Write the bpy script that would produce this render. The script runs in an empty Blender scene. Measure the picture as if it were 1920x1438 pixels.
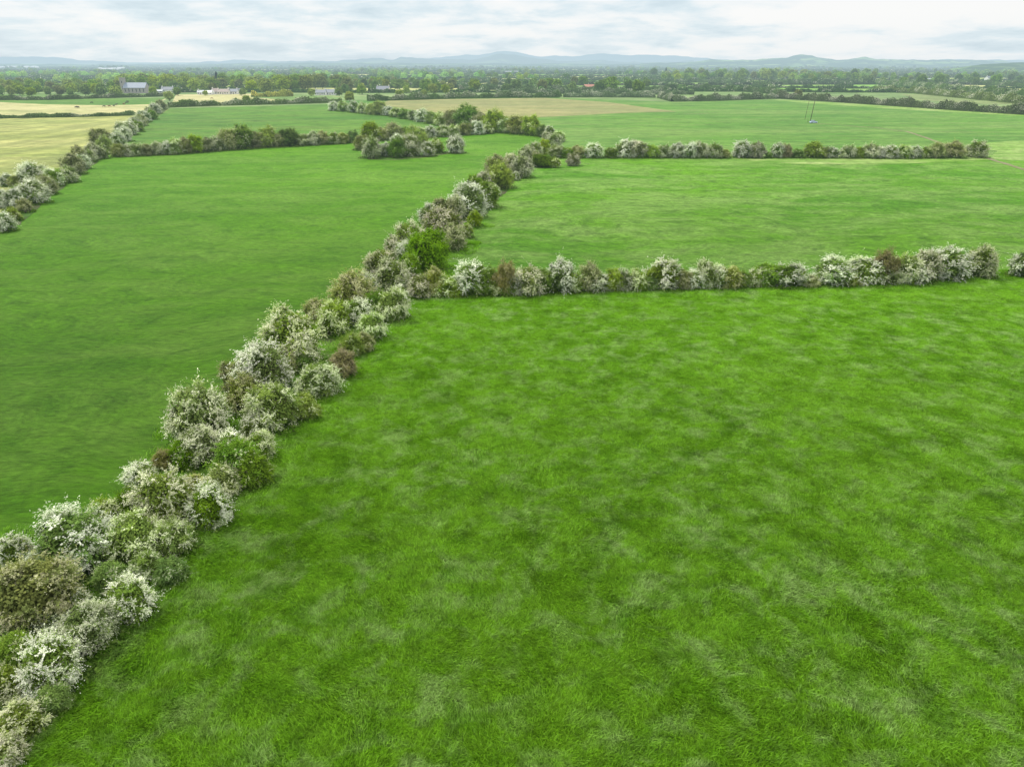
import bpy, math, random
import numpy as np
from mathutils import Vector

# ------------------------------------------------------------------ basics
SC = bpy.context.scene
COL = SC.collection
F = 1333.0                      # focal length of the survey photograph in its own pixels
CAM_H = 32.0
PITCH = math.atan((719 - 117) / F)
SP, CP = math.sin(PITCH), math.cos(PITCH)
rnd = random.Random(7)
nrg = np.random.default_rng(11)

def ray(px, py):
    u = (px - 960) / F; v = (719 - py) / F
    return (u, CP + v * SP, -SP + v * CP)

def P(px, py, z=0.0):
    """map position of a surveyed point lying at height z"""
    d = ray(px, py); t = (z - CAM_H) / d[2]
    return (d[0] * t, d[1] * t)

def px_per_m(x, y, z=1.5):
    depth = y * CP + (CAM_H - z) * SP
    return F / depth

def top_z(py, y):
    """height above ground of a point seen on row py standing at distance y"""
    d = ray(960, py); return CAM_H + d[2] / d[1] * y

def lerp_line(pts, px):
    for (a, b) in zip(pts, pts[1:]):
        if a[0] <= px <= b[0]:
            t = (px - a[0]) / (b[0] - a[0]); return a[1] + t * (b[1] - a[1])
    return pts[0][1] if px < pts[0][0] else pts[-1][1]

def tag(o, label=None, cat=None, group=None, kind=None):
    if label: o['label'] = label
    if cat: o['category'] = cat
    if group: o['group'] = group
    if kind: o['kind'] = kind
    return o

def link(name, me, mat=None, parent=None, loc=None):
    o = bpy.data.objects.new(name, me); COL.objects.link(o)
    if mat is not None and me is not None and not me.materials: me.materials.append(mat)
    if parent is not None: o.parent = parent
    if loc is not None: o.location = loc
    return o

def empty(name, loc=(0, 0, 0), rz=0.0):
    o = bpy.data.objects.new(name, None); COL.objects.link(o)
    o.empty_display_size = 0.5
    o.location = loc; o.rotation_euler = (0, 0, rz); return o

# ------------------------------------------------------------------ node helpers
def nt_new(name):
    m = bpy.data.materials.new(name); m.use_nodes = True
    m.node_tree.nodes.clear()
    m.cycles.emission_sampling = 'NONE'
    return m, m.node_tree

def N(nt, typ, **kw):
    n = nt.nodes.new(typ)
    for k, v in kw.items():
        if hasattr(n, k): setattr(n, k, v)
        else: n.inputs[k].default_value = v
    return n

def L(nt, a, b): nt.links.new(a, b)

def ramp(nt, fac, stops):
    r = nt.nodes.new('ShaderNodeValToRGB')
    while len(r.color_ramp.elements) < len(stops): r.color_ramp.elements.new(0.5)
    for e, (p, c) in zip(r.color_ramp.elements, stops):
        e.position = p; e.color = (c, c, c, 1) if isinstance(c, (int, float)) else (*c, 1)
    L(nt, fac, r.inputs[0]); return r.outputs[0]

def mathn(nt, op, a, b=None, c=None, clamp=False):
    n = nt.nodes.new('ShaderNodeMath'); n.operation = op; n.use_clamp = clamp
    for i, v in enumerate((a, b, c)):
        if v is None: continue
        if isinstance(v, (int, float)): n.inputs[i].default_value = v
        else: L(nt, v, n.inputs[i])
    return n.outputs[0]

def mixc(nt, fac, a, b, mode='MIX'):
    n = nt.nodes.new('ShaderNodeMix'); n.data_type = 'RGBA'; n.blend_type = mode
    for i, v in ((0, fac), (6, a), (7, b)):
        if isinstance(v, (int, float)): n.inputs[i].default_value = v
        elif isinstance(v, tuple): n.inputs[i].default_value = (*v, 1) if len(v) == 3 else v
        else: L(nt, v, n.inputs[i])
    return n.outputs[2]

# haze painted into surface colours: bluish glow that grows with distance from the origin
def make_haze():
    g = bpy.data.node_groups.new('PaintedHaze', 'ShaderNodeTree')
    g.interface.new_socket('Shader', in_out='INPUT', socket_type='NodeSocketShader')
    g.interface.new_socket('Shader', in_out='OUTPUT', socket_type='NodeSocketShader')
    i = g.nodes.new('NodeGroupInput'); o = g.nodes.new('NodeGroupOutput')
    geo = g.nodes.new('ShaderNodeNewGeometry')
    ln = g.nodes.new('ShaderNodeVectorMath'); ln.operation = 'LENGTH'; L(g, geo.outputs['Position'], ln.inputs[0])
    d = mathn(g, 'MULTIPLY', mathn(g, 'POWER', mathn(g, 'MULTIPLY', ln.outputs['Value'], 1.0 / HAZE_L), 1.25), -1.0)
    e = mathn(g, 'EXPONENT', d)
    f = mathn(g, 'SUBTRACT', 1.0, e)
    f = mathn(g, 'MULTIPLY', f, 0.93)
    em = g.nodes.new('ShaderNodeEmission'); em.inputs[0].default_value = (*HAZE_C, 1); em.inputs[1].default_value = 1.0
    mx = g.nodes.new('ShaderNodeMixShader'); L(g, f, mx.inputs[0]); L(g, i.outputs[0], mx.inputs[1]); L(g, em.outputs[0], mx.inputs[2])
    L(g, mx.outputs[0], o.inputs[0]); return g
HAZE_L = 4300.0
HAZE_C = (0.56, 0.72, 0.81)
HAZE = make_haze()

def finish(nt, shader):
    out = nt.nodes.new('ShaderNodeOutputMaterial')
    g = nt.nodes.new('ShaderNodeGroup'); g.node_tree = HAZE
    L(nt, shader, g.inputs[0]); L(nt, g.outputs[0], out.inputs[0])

# ------------------------------------------------------------------ materials
def mat_plain(name, c, rough=0.8, var=0.25, scale=2.0, spec=0.3, metal=0.0, objvar=0.0):
    m, nt = nt_new(name)
    tc = N(nt, 'ShaderNodeNewGeometry')
    no = N(nt, 'ShaderNodeTexNoise', Scale=scale, Detail=6.0); L(nt, tc.outputs['Position'], no.inputs['Vector'])
    f = ramp(nt, no.outputs[0], [(0.3, 1 - var), (0.7, 1 + var)])
    c1 = mixc(nt, 1.0, tuple(c), f, 'MULTIPLY')
    b = N(nt, 'ShaderNodeBsdfPrincipled', Roughness=rough, Metallic=metal)
    b.inputs['Specular IOR Level'].default_value = spec
    L(nt, c1, b.inputs['Base Color'])
    finish(nt, b.outputs[0]); return m

def mat_leaf(name, transl=0.42):
    """colour comes from the per-leaf attribute; each plant shifts a little in hue and value"""
    m, nt = nt_new(name)
    at = N(nt, 'ShaderNodeAttribute', attribute_name='Col')
    oi = N(nt, 'ShaderNodeObjectInfo')
    h = N(nt, 'ShaderNodeHueSaturation')
    L(nt, at.outputs['Color'], h.inputs['Color'])
    L(nt, mathn(nt, 'MULTIPLY_ADD', oi.outputs['Random'], 0.018, 0.493), h.inputs['Hue'])
    r2 = mathn(nt, 'FRACT', mathn(nt, 'MULTIPLY', oi.outputs['Random'], 37.7))
    r3 = mathn(nt, 'FRACT', mathn(nt, 'MULTIPLY', oi.outputs['Random'], 91.3))
    L(nt, mathn(nt, 'MULTIPLY_ADD', r2, 0.34, 0.82), h.inputs['Value'])
    L(nt, mathn(nt, 'MULTIPLY_ADD', r3, 0.3, 0.85), h.inputs['Saturation'])
    d = N(nt, 'ShaderNodeBsdfDiffuse'); t = N(nt, 'ShaderNodeBsdfTranslucent')
    L(nt, h.outputs[0], d.inputs[0]); L(nt, h.outputs[0], t.inputs[0])
    mx = N(nt, 'ShaderNodeMixShader'); mx.inputs[0].default_value = transl
    L(nt, d.outputs[0], mx.inputs[1]); L(nt, t.outputs[0], mx.inputs[2])
    finish(nt, mx.outputs[0]); return m

def sward_shade_gradient(nt, pos, y0, y1, v0, v1):
    '''cloud shade and growth tone painted into the grass, dark near, light far'''
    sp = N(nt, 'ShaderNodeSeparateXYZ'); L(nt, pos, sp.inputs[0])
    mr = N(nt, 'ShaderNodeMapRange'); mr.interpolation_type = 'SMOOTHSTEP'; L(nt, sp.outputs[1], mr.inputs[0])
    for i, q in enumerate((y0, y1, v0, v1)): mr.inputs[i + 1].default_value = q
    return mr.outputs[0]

def mat_field(name, A, B, C, big=0.012, mid=0.12, fine=2.2, silver=0.5, stripe=None, bump=0.5, dark=None, rough=0.75, stretch=0.35, sang=0.0, gain=1.0, grad=None, patchy=1.0):
    """grass sheet: A and B vivid and deep green drifts, C the silvery lodged patches"""
    m, nt = nt_new(name)
    geo = N(nt, 'ShaderNodeNewGeometry'); pos = geo.outputs['Position']
    # slowly bending flow for wind-combed grass
    wn = N(nt, 'ShaderNodeTexNoise', Scale=0.035, Detail=3.0); L(nt, pos, wn.inputs['Vector'])
    wv = N(nt, 'ShaderNodeVectorMath', operation='MULTIPLY'); L(nt, wn.outputs[1], wv.inputs[0]); wv.inputs[1].default_value = (16, 16, 0)
    ad = N(nt, 'ShaderNodeVectorMath', operation='ADD'); L(nt, pos, ad.inputs[0]); L(nt, wv.outputs[0], ad.inputs[1])
    mp = N(nt, 'ShaderNodeMapping'); L(nt, ad.outputs[0], mp.inputs[0])
    mp.inputs['Rotation'].default_value = (0, 0, sang); mp.inputs['Scale'].default_value = (stretch, 1, 1)
    n1 = N(nt, 'ShaderNodeTexNoise', Scale=big, Detail=6.0, Roughness=0.6); L(nt, ad.outputs[0], n1.inputs['Vector'])
    n2 = N(nt, 'ShaderNodeTexNoise', Scale=mid, Detail=8.0, Roughness=0.66); L(nt, mp.outputs[0], n2.inputs['Vector'])
    n2b = N(nt, 'ShaderNodeTexNoise', Scale=mid * 0.42, Detail=5.0, Roughness=0.6, Distortion=0.6); L(nt, mp.outputs[0], n2b.inputs['Vector'])
    n3 = N(nt, 'ShaderNodeTexNoise', Scale=fine, Detail=6.0, Roughness=0.75); L(nt, mp.outputs[0], n3.inputs['Vector'])
    n4 = N(nt, 'ShaderNodeTexNoise', Scale=fine * 6, Detail=4.0, Roughness=0.8); L(nt, pos, n4.inputs['Vector'])
    c = mixc(nt, ramp(nt, n1.outputs[0], [(0.42, 0.0), (0.58, 1.0)]), A, B)
    c = mixc(nt, mathn(nt, 'MULTIPLY', ramp(nt, n2.outputs[0], [(0.45, 0.0), (0.62, 1.0)]), silver), c, C)
    c = mixc(nt, mathn(nt, 'MULTIPLY', ramp(nt, n2b.outputs[0], [(0.48, 0.0), (0.64, 1.0)]), silver * 0.9), c, C)
    dk = dark or tuple(x * 0.55 for x in B)
    n5 = N(nt, 'ShaderNodeTexNoise', Scale=mid * 1.7, Detail=7.0, Roughness=0.7, Distortion=0.4); L(nt, ad.outputs[0], n5.inputs['Vector'])
    c = mixc(nt, mathn(nt, 'MULTIPLY', ramp(nt, n5.outputs[0], [(0.50, 0.0), (0.66, 1.0)]), 0.6), c, dk)
    if stripe:
        ang, wid, amt, scol = stripe
        m2 = N(nt, 'ShaderNodeMapping'); L(nt, pos, m2.inputs[0]); m2.inputs['Rotation'].default_value = (0, 0, ang); m2.inputs['Scale'].default_value = (1 / wid, 0.006, 1)
        s = N(nt, 'ShaderNodeTexNoise', Scale=1.0, Detail=3.0); L(nt, m2.outputs[0], s.inputs['Vector'])
        c = mixc(nt, mathn(nt, 'MULTIPLY', ramp(nt, s.outputs[0], [(0.42, 0.0), (0.62, 1.0)]), amt), c, scol)
    n6 = N(nt, 'ShaderNodeTexNoise', Scale=mid * 5, Detail=6.0, Roughness=0.7, Distortion=0.3); L(nt, mp.outputs[0], n6.inputs['Vector'])
    gain_ = ramp(nt, n6.outputs[0], [(0.36, 0.74), (0.5, 1.02), (0.64, 1.22)])
    v = mathn(nt, 'MULTIPLY', ramp(nt, n3.outputs[0], [(0.32, 0.58), (0.68, 1.36)]), ramp(nt, n4.outputs[0], [(0.3, 0.72), (0.7, 1.28)]))
    v = mathn(nt, 'MULTIPLY', v, mathn(nt, 'ADD', mathn(nt, 'MULTIPLY', mathn(nt, 'SUBTRACT', gain_, 1.0), patchy), 1.0))
    if grad: v = mathn(nt, 'MULTIPLY', v, sward_shade_gradient(nt, pos, *grad))  # near-to-far cloud shade multiplied into the field colour
    vc = N(nt, 'ShaderNodeCombineColor'); [L(nt, v, vc.inputs[k]) for k in range(3)]
    c = mixc(nt, 1.0, c, vc.outputs[0], 'MULTIPLY')
    bsum = mathn(nt, 'ADD', mathn(nt, 'MULTIPLY', n3.outputs[0], 0.5), mathn(nt, 'MULTIPLY', n4.outputs[0], 0.12))
    bsum = mathn(nt, 'ADD', bsum, mathn(nt, 'MULTIPLY', n2.outputs[0], 1.2))
    bp = N(nt, 'ShaderNodeBump', Strength=bump, Distance=0.8); L(nt, bsum, bp.inputs['Height'])
    b = N(nt, 'ShaderNodeBsdfPrincipled', Roughness=rough); b.inputs['Specular IOR Level'].default_value = 0.05
    L(nt, c, b.inputs['Base Color']); L(nt, bp.outputs[0], b.inputs['Normal'])
    finish(nt, b.outputs[0]); return m

M_LEAF = mat_leaf('foliage')
M_BARK = mat_plain('bark', (0.13, 0.105, 0.08), 0.9, 0.35, 6.0)
M_SOIL = mat_plain('soil', (0.085, 0.068, 0.045), 0.95, 0.5, 0.9)
M_WHITE = mat_plain('white_render', (0.66, 0.66, 0.63), 0.7, 0.06, 0.4)
M_CREAM = mat_plain('cream_render', (0.70, 0.66, 0.58), 0.7, 0.08, 0.4)
M_SLATE = mat_plain('slate', (0.13, 0.15, 0.18), 0.6, 0.15, 1.2)
M_SLATE2 = mat_plain('church_slate', (0.17, 0.21, 0.27), 0.55, 0.12, 1.2)
M_STONE = mat_plain('stone', (0.30, 0.285, 0.26), 0.85, 0.22, 1.6)
M_TILE = mat_plain('tile', (0.27, 0.225, 0.205), 0.7, 0.2, 1.2)
M_RED = mat_plain('red_oxide_sheet', (0.30, 0.13, 0.095), 0.6, 0.15, 0.8)
M_TIN = mat_plain('grey_sheet', (0.27, 0.30, 0.33), 0.5, 0.1, 0.8)
M_GLASS = mat_plain('window_glass', (0.03, 0.04, 0.05), 0.15, 0.05, 1.0, 0.6)
M_WOOD = mat_plain('creosoted_wood', (0.07, 0.055, 0.04), 0.8, 0.25, 3.0)
M_BLUE = mat_plain('pale_blue_paint', (0.45, 0.55, 0.75), 0.25, 0.03, 1.0, 0.6)
M_RUB = mat_plain('tyre_rubber', (0.02, 0.02, 0.02), 0.8, 0.1, 3.0)
M_STEEL = mat_plain('steel', (0.35, 0.36, 0.37), 0.4, 0.1, 3.0, 0.5, 0.8)
M_COWB = mat_plain('black_hide', (0.03, 0.026, 0.024), 0.7, 0.2, 2.0)
M_COWR = mat_plain('brown_hide', (0.16, 0.07, 0.035), 0.7, 0.2, 2.0)

# ------------------------------------------------------------------ leaf clouds (numpy)
def quads_mesh(name, C, Nn, size, col, asp=1.0, tang=None):
    """one quad per centre; Nn normals; size per quad; col per quad; asp length/width; tang long axis"""
    n = len(C)
    if tang is None: tang = nrg.normal(size=(n, 3))
    Nn = Nn / (np.linalg.norm(Nn, axis=1, keepdims=True) + 1e-9)
    t = tang - (tang * Nn).sum(1, keepdims=True) * Nn
    t /= np.linalg.norm(t, axis=1, keepdims=True) + 1e-9
    b = np.cross(Nn, t)
    s = size[:, None] * 0.5
    V = np.empty((n, 4, 3), np.float32)
    V[:, 0] = C - t * s * asp - b * s * 0.35
    V[:, 1] = C - t * s * asp * 0.1 + b * s
    V[:, 2] = C + t * s * asp + b * s * 0.3
    V[:, 3] = C + t * s * asp * 0.15 - b * s
    me = bpy.data.meshes.new(name)
    me.vertices.add(n * 4); me.vertices.foreach_set('co', V.reshape(-1))
    me.loops.add(n * 4); me.loops.foreach_set('vertex_index', np.arange(n * 4, dtype=np.int32))
    me.polygons.add(n); me.polygons.foreach_set('loop_start', np.arange(0, n * 4, 4, dtype=np.int32))
    a = me.attributes.new('Col', 'FLOAT_COLOR', 'FACE')
    c4 = np.ones((n, 4), np.float32); c4[:, :3] = col; a.data.foreach_set('color', c4.reshape(-1))
    me.update(calc_edges=True); me.materials.append(M_LEAF)
    return me

def lump(U, k):
    """low-frequency bumps of the crown outline in direction U"""
    ph, ax = k
    v = np.zeros(len(U))
    for p, a in zip(ph, ax): v += np.sin(U @ a + p)
    return v / len(ph)

def crown(name, seed, W, H, z0, leaf, bloom, bcol, bloom_cov, n_clump, n_spray, n_leaf, n_fill, ls, dome=0.5, lumpy=0.16, spray_len=0.6, leaf2=None, topheavy=0.0):
    r = np.random.default_rng(seed)
    leaf = np.array(leaf); bcol = np.array(bcol); leaf2 = np.array(leaf2 if leaf2 is not None else leaf * np.array([1.35, 1.2, 1.0]))
    zc = z0 + (H - z0) * dome; up = H - zc; dn = zc - z0
    K = (r.uniform(0, 6.28, 7), r.normal(size=(7, 3)) * 2.6)
    def surf(U, f):
        rad = np.where(U[:, 2] > 0, up, dn)
        R = np.stack([np.full(len(U), W / 2), np.full(len(U), W / 2), rad], 1)
        flat = np.where(U[:, 2] < 0, 1.0 - 0.15 * topheavy, 1.0)[:, None]
        return np.array([0, 0, zc]) + U * R * (f * (1 + lumpy * lump(U, K)))[:, None] * flat
    def dirs(n, lo=-0.85):
        U = r.normal(size=(n * 3, 3)); U /= np.linalg.norm(U, axis=1, keepdims=True)
        U = U[U[:, 2] > lo][:n]; return U
    Cs, Ns, Ss, Co, Ts = [], [], [], [], []
    # clumps of sprays
    cu = dirs(n_clump)
    if len(cu) < n_clump: n_clump = len(cu)
    cb = r.uniform(0, 1, n_clump) < bloom_cov          # which clumps flower
    cv = r.uniform(0.8, 1.2, n_clump)
    cmix = r.uniform(0, 1, n_clump)
    cr = (W / 2) * r.uniform(0.22, 0.40, n_clump)
    cf = r.uniform(0.66, 0.92, n_clump)
    cc = surf(cu, cf)
    si = r.integers(0, n_clump, n_spray)
    su = cu[si] * 0.9 + r.normal(size=(n_spray, 3)) * 0.55 + np.array([0, 0, 0.35])
    su /= np.linalg.norm(su, axis=1, keepdims=True)
    s0 = cc[si] + su * cr[si][:, None] * r.uniform(0.2, 0.8, n_spray)[:, None]
    ln = spray_len * r.uniform(0.5, 1.3, n_spray) * np.where(r.uniform(0, 1, n_spray) < 0.07, 1.9, 1.0)
    tint = bcol * (1 - (tm := (r.uniform(0, 1, n_clump) ** 1.6)[:, None] * 0.5)) + (leaf * 1.0 + np.array([0.25, 0.25, 0.13]) * min(1.0, bcol[1] * 1.3)) * tm
    droop = r.uniform(0.15, 0.8, n_spray)
    side = r.normal(size=(n_spray, 3)) * 0.45
    flower = cb[si] & (r.uniform(0, 1, n_spray) < 0.9) | (r.uniform(0, 1, n_spray) < bloom_cov * 0.15)
    flower &= r.uniform(0, 1, n_spray) < bloom
    t = r.uniform(0, 1, (n_spray, n_leaf))
    pos = s0[:, None] + (su[:, None] + side[:, None] * t[..., None]) * (t * ln[:, None])[..., None]
    pos[..., 2] -= droop[:, None] * (t ** 2) * ln[:, None] * 0.6
    pos += r.normal(size=pos.shape) * (0.07 * spray_len)
    isf = flower[:, None] & (r.uniform(0, 1, t.shape) < 0.86) & (t > 0.05)
    base = leaf[None, None] * (1 - cmix[si][:, None, None]) + leaf2[None, None] * cmix[si][:, None, None]
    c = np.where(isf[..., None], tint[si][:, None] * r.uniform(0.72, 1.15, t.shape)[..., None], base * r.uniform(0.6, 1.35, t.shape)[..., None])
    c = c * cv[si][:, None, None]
    nn = cu[si][:, None] * 0.9 + r.normal(size=pos.shape) * 0.65 + np.array([0, 0, 0.9])
    tg = (su + side * 0.5)[:, None] + r.normal(size=pos.shape) * 0.35
    Cs.append(pos.reshape(-1, 3)); Ns.append(nn.reshape(-1, 3)); Co.append(c.reshape(-1, 3)); Ts.append(tg.reshape(-1, 3))
    Ss.append(ls * r.uniform(0.6, 1.35, pos.shape[0] * pos.shape[1]))
    # leafy body inside
    U = dirs(n_fill); f = r.uniform(0.35, 0.93, len(U)) ** 0.7
    p = surf(U, f)
    Cs.append(p); Ns.append(U + r.normal(size=U.shape) * 0.7 + np.array([0, 0, 0.5])); Ts.append(r.normal(size=U.shape))
    m = r.uniform(0, 1, (len(U), 1))
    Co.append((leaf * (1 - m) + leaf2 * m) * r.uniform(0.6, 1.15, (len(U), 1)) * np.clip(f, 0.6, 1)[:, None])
    Ss.append(ls * 1.9 * r.uniform(0.7, 1.4, len(U)))
    C = np.concatenate(Cs); S = np.concatenate(Ss)
    k = C[:, 2] > 0.02
    return quads_mesh(name, C[k], np.concatenate(Ns)[k], S[k], np.concatenate(Co)[k], asp=1.35, tang=np.concatenate(Ts)[k])

# tapered tubes for trunks, limbs, poles
class Tubes:
    def __init__(s): s.v = []; s.f = []
    def tube(s, pts, rad, n=7):
        base = len(s.v); pts = [Vector(p) for p in pts]
        for i, p in enumerate(pts):
            d = (pts[min(i + 1, len(pts) - 1)] - pts[max(i - 1, 0)]).normalized()
            a = d.orthogonal().normalized(); b = d.cross(a)
            for k in range(n):
                w = 2 * math.pi * k / n; s.v.append(p + (a * math.cos(w) + b * math.sin(w)) * rad[i])
        for i in range(len(pts) - 1):
            for k in range(n):
                s.f.append((base + i * n + k, base + i * n + (k + 1) % n, base + (i + 1) * n + (k + 1) % n, base + (i + 1) * n + k))
        s.f.append(tuple(base + k for k in range(n))[::-1]); s.f.append(tuple(base + (len(pts) - 1) * n + k for k in range(n)))
    def box(s, c, d, rz=0.0, taper=1.0):
        b = len(s.v); ca, sa = math.cos(rz), math.sin(rz)
        for z in (-1, 1):
            for (x, y) in ((-1, -1), (1, -1), (1, 1), (-1, 1)):
                k = taper if z > 0 else 1.0
                X, Y = x * d[0] / 2 * k, y * d[1] / 2 * k
                s.v.append(Vector((c[0] + X * ca - Y * sa, c[1] + X * sa + Y * ca, c[2] + z * d[2] / 2)))
        s.f += [(b + 3, b + 2, b + 1, b), (b + 4, b + 5, b + 6, b + 7)] + [(b + i, b + (i + 1) % 4, b + 4 + (i + 1) % 4, b + 4 + i) for i in range(4)]
    def poly(s, pts, faces):
        b = len(s.v); s.v += [Vector(p) for p in pts]; s.f += [tuple(b + i for i in f) for f in faces]
    def mesh(s, name, mat, smooth=False):
        me = bpy.data.meshes.new(name); me.from_pydata([tuple(v) for v in s.v], [], s.f); me.update()
        me.materials.append(mat)
        if smooth: me.polygons.foreach_set('use_smooth', [True] * len(me.polygons))
        return me

def trunk_mesh(name, seed, W, H, z0, multi=3, r0=0.16):
    r = random.Random(seed); t = Tubes()
    for s in range(multi):
        a = r.uniform(0, 6.28); o = 0.12 * W * (multi > 1)
        x, y = o * 0.4 * math.cos(a), o * 0.4 * math.sin(a); pts = [(x, y, -0.1)]; R = [r0 * r.uniform(0.8, 1.1)]
        for i in range(1, 6):
            q = i / 5; x += math.cos(a) * W * 0.055 * (multi > 1) + r.uniform(-.04, .04) * W; y += math.sin(a) * W * 0.055 * (multi > 1) + r.uniform(-.04, .04) * W
            pts.append((x, y, H * 0.85 * q)); R.append(R[0] * (1 - 0.85 * q))
        t.tube(pts, R)
        for b in range(5):
            i = r.randint(1, 4); p = Vector(pts[i]); an = r.uniform(0, 6.28); ll = W * r.uniform(0.22, 0.4)
            q = [p, p + Vector((math.cos(an) * ll * .5, math.sin(an) * ll * .5, ll * .35)), p + Vector((math.cos(an) * ll, math.sin(an) * ll, ll * .55))]
            t.tube(q, [R[i] * .6, R[i] * .4, R[i] * .12], 5)
    return t.mesh(name, M_BARK, True)

# ------------------------------------------------------------------ kinds of hedge plant (all modelled 5 m across, 5 m tall)
KINDS = {   # look, leaf, blossom colour, bloom, cover
 'w': ('white-flowering', (0.175, 0.285, 0.055), (0.87, 0.885, 0.76), 0.95, 0.88),
 'c': ('grey-cream', (0.190, 0.280, 0.070), (0.72, 0.735, 0.55), 0.90, 0.90),
 'p': ('faded pinkish', (0.195, 0.265, 0.075), (0.70, 0.675, 0.54), 0.88, 0.88),
 'b': ('olive-brown', (0.205, 0.270, 0.070), (0.54, 0.54, 0.32), 0.82, 0.85),
 'x': ('half-green white-speckled', (0.200, 0.320, 0.050), (0.80, 0.85, 0.58), 0.88, 0.60),
 'g': ('plain green', (0.150, 0.260, 0.048), (0.62, 0.66, 0.42), 0.45, 0.24),
 'y': ('yellow-green', (0.235, 0.345, 0.055), (0.60, 0.65, 0.38), 0.60, 0.28),
 'v': ('vivid green', (0.150, 0.320, 0.010), (0.22, 0.43, 0.02), 0.8, 0.60),
 'd': ('dark green', (0.090, 0.165, 0.020), (0.15, 0.23, 0.03), 0.5, 0.30),
 'r': ('reddish-brown', (0.210, 0.225, 0.085), (0.37, 0.335, 0.20), 0.80, 0.75),
}
NVAR = {'w': 4, 'c': 3, 'p': 2, 'b': 2, 'x': 4, 'g': 3, 'y': 2, 'v': 1, 'd': 2, 'r': 1}
CROWN, TRUNK = {}, {}
for ki, (k, (look, leaf, bc, bl, cov)) in enumerate(KINDS.items()):
    for v in range(NVAR[k]):
        sd = 100 * ki + v
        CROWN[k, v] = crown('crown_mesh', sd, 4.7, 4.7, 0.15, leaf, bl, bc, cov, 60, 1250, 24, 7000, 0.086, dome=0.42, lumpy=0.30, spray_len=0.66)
        TRUNK[k, v] = trunk_mesh('trunk_mesh', sd, 4.7, 4.2, 0.1)

ORD = ['first', 'second', 'third', 'fourth', 'fifth', 'sixth', 'seventh', 'eighth', 'ninth', 'tenth', 'eleventh', 'twelfth', 'thirteenth',
       'fourteenth', 'fifteenth', 'sixteenth', 'seventeenth', 'eighteenth', 'nineteenth', 'twentieth']
UNDER = []      # (x, y, radius, height, hedge) feet of hedge plants, for the rough growth below them

def hawthorn(x, y, W, Hh, k):
    v = rnd.randrange(NVAR[k])
    root = empty('hawthorn', (x, y, 0), rnd.uniform(0, 6.28)); a_ = rnd.uniform(0.86, 1.16); root.scale = (W / 5 * a_, W / 5 / a_, Hh / 5); root.rotation_euler[0] = rnd.uniform(-.09, .09); root.rotation_euler[1] = rnd.uniform(-.09, .09)
    link('crown', CROWN[k, v], None, root); link('trunk', TRUNK[k, v], None, root)
    return root

def plant_centre(entries, hedge):
    """oblique hedge rows: crown centre row/column and width are surveyed"""
    out = []
    for e in entries:
        cx, cy, w, k = e[:4]; hf = e[4] if len(e) > 4 else 1.0
        z = 2.0
        for _ in range(6):
            x, y = P(cx, cy, z); W = w / px_per_m(x, y, z); Hh = W * 0.98 * hf; z = Hh * 0.47
        out.append((x, y, W * (0.94 if hedge == 'h1' else 1.0), Hh * 1.0, k, cx, cy, hedge)); 
    return out

def plant_base(entries, line, hedge, off=6):
    """hedge rows seen side-on: foot of the row is surveyed, tops give the heights"""
    out = []
    for e in entries:
        cx, cy, w, k = e[:4]
        by = lerp_line(line, cx)
        x, y = P(cx, by, 0); W = w / px_per_m(x, y)
        low = (by - (cy - w / 2)) / w
        y += W * 0.45 + (0.6 if low > 1.0 else 0.0)
        x = (cx - 960) / F * (y * CP + (CAM_H - 2) * SP)
        Hh = max(1.2, top_z(cy - w / 2 - 1, y))
        out.append((x, y, W * (0.84 if hedge == 'h2' and cx > 1830 else 1.18 if hedge == 'h2' else 0.98 if hedge == 'h3' else 1.06), Hh * (0.93 if hedge == 'h3' else 0.97), k, cx, cy, hedge))
    return out

# central double hedge running from the lower left corner to the far hedge junction
H1 = [(5,1415,62,'p'),(33,1354,78,'c'),(94,1310,62,'g'),(10,1281,72,'c'),(99,1243,112,'w'),(30,1220,74,'g'),(167,1176,96,'c'),(94,1160,52,'w'),(240,1124,84,'w'),
 (136,1124,54,'w'),(60,1112,152,'b',.92),(205,1080,62,'g'),(275,1060,58,'x'),(320,1068,56,'g'),(28,1034,62,'w'),(140,1020,132,'w'),(254,1007,92,'x'),(330,1007,72,'x'),
 (200,962,64,'x'),(245,950,66,'d'),(307,935,112,'c'),(395,948,82,'w'),(368,912,50,'b'),(263,893,60,'w'),(418,902,64,'c'),(470,884,66,'g'),(440,862,84,'g'),(309,862,40,'r'),
 (376,839,80,'c'),(432,836,64,'w'),(485,836,58,'c'),(350,850,60,'g'),(473,800,52,'w'),(376,775,118,'c'),(508,762,94,'x'),(569,763,52,'y'),(461,738,74,'b'),(599,713,68,'x'),(445,706,62,'b'),
 (493,694,104,'w'),(640,684,52,'r'),(543,672,58,'b'),(572,680,44,'g'),(552,634,108,'c'),(657,648,46,'y'),(681,643,40,'b'),(696,613,52,'x'),(625,593,68,'x'),(590,584,48,'b'),
 (669,587,52,'w'),(704,573,54,'g'),(737,573,62,'x'),(660,549,82,'b'),(684,534,44,'w'),(749,553,34,'w'),(716,500,66,'p'),(740,518,62,'c'),(765,500,50,'g'),(769,450,66,'c'),(763,473,42,'w'),
 (807,470,80,'v',1.05),(745,462,46,'p'),(827,427,74,'p'),(846,447,52,'b'),(874,434,28,'x'),(891,412,30,'y'),(827,395,48,'b'),(804,403,38,'w'),(877,378,62,'w'),(856,389,44,'c'),
 (912,366,50,'g'),(891,348,38,'g'),(909,340,34,'p'),(928,358,20,'w'),(938,331,52,'y',.9),(932,313,42,'b'),(956,309,40,'p'),(979,313,42,'c'),(967,331,16,'w'),(985,293,34,'c'),
 (1003,283,30,'c'),(1020,276,28,'y'),(1038,265,28,'c'),(1005,298,26,'b'),(1027,259,22,'c'),(1048,257,20,'x')]
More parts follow.
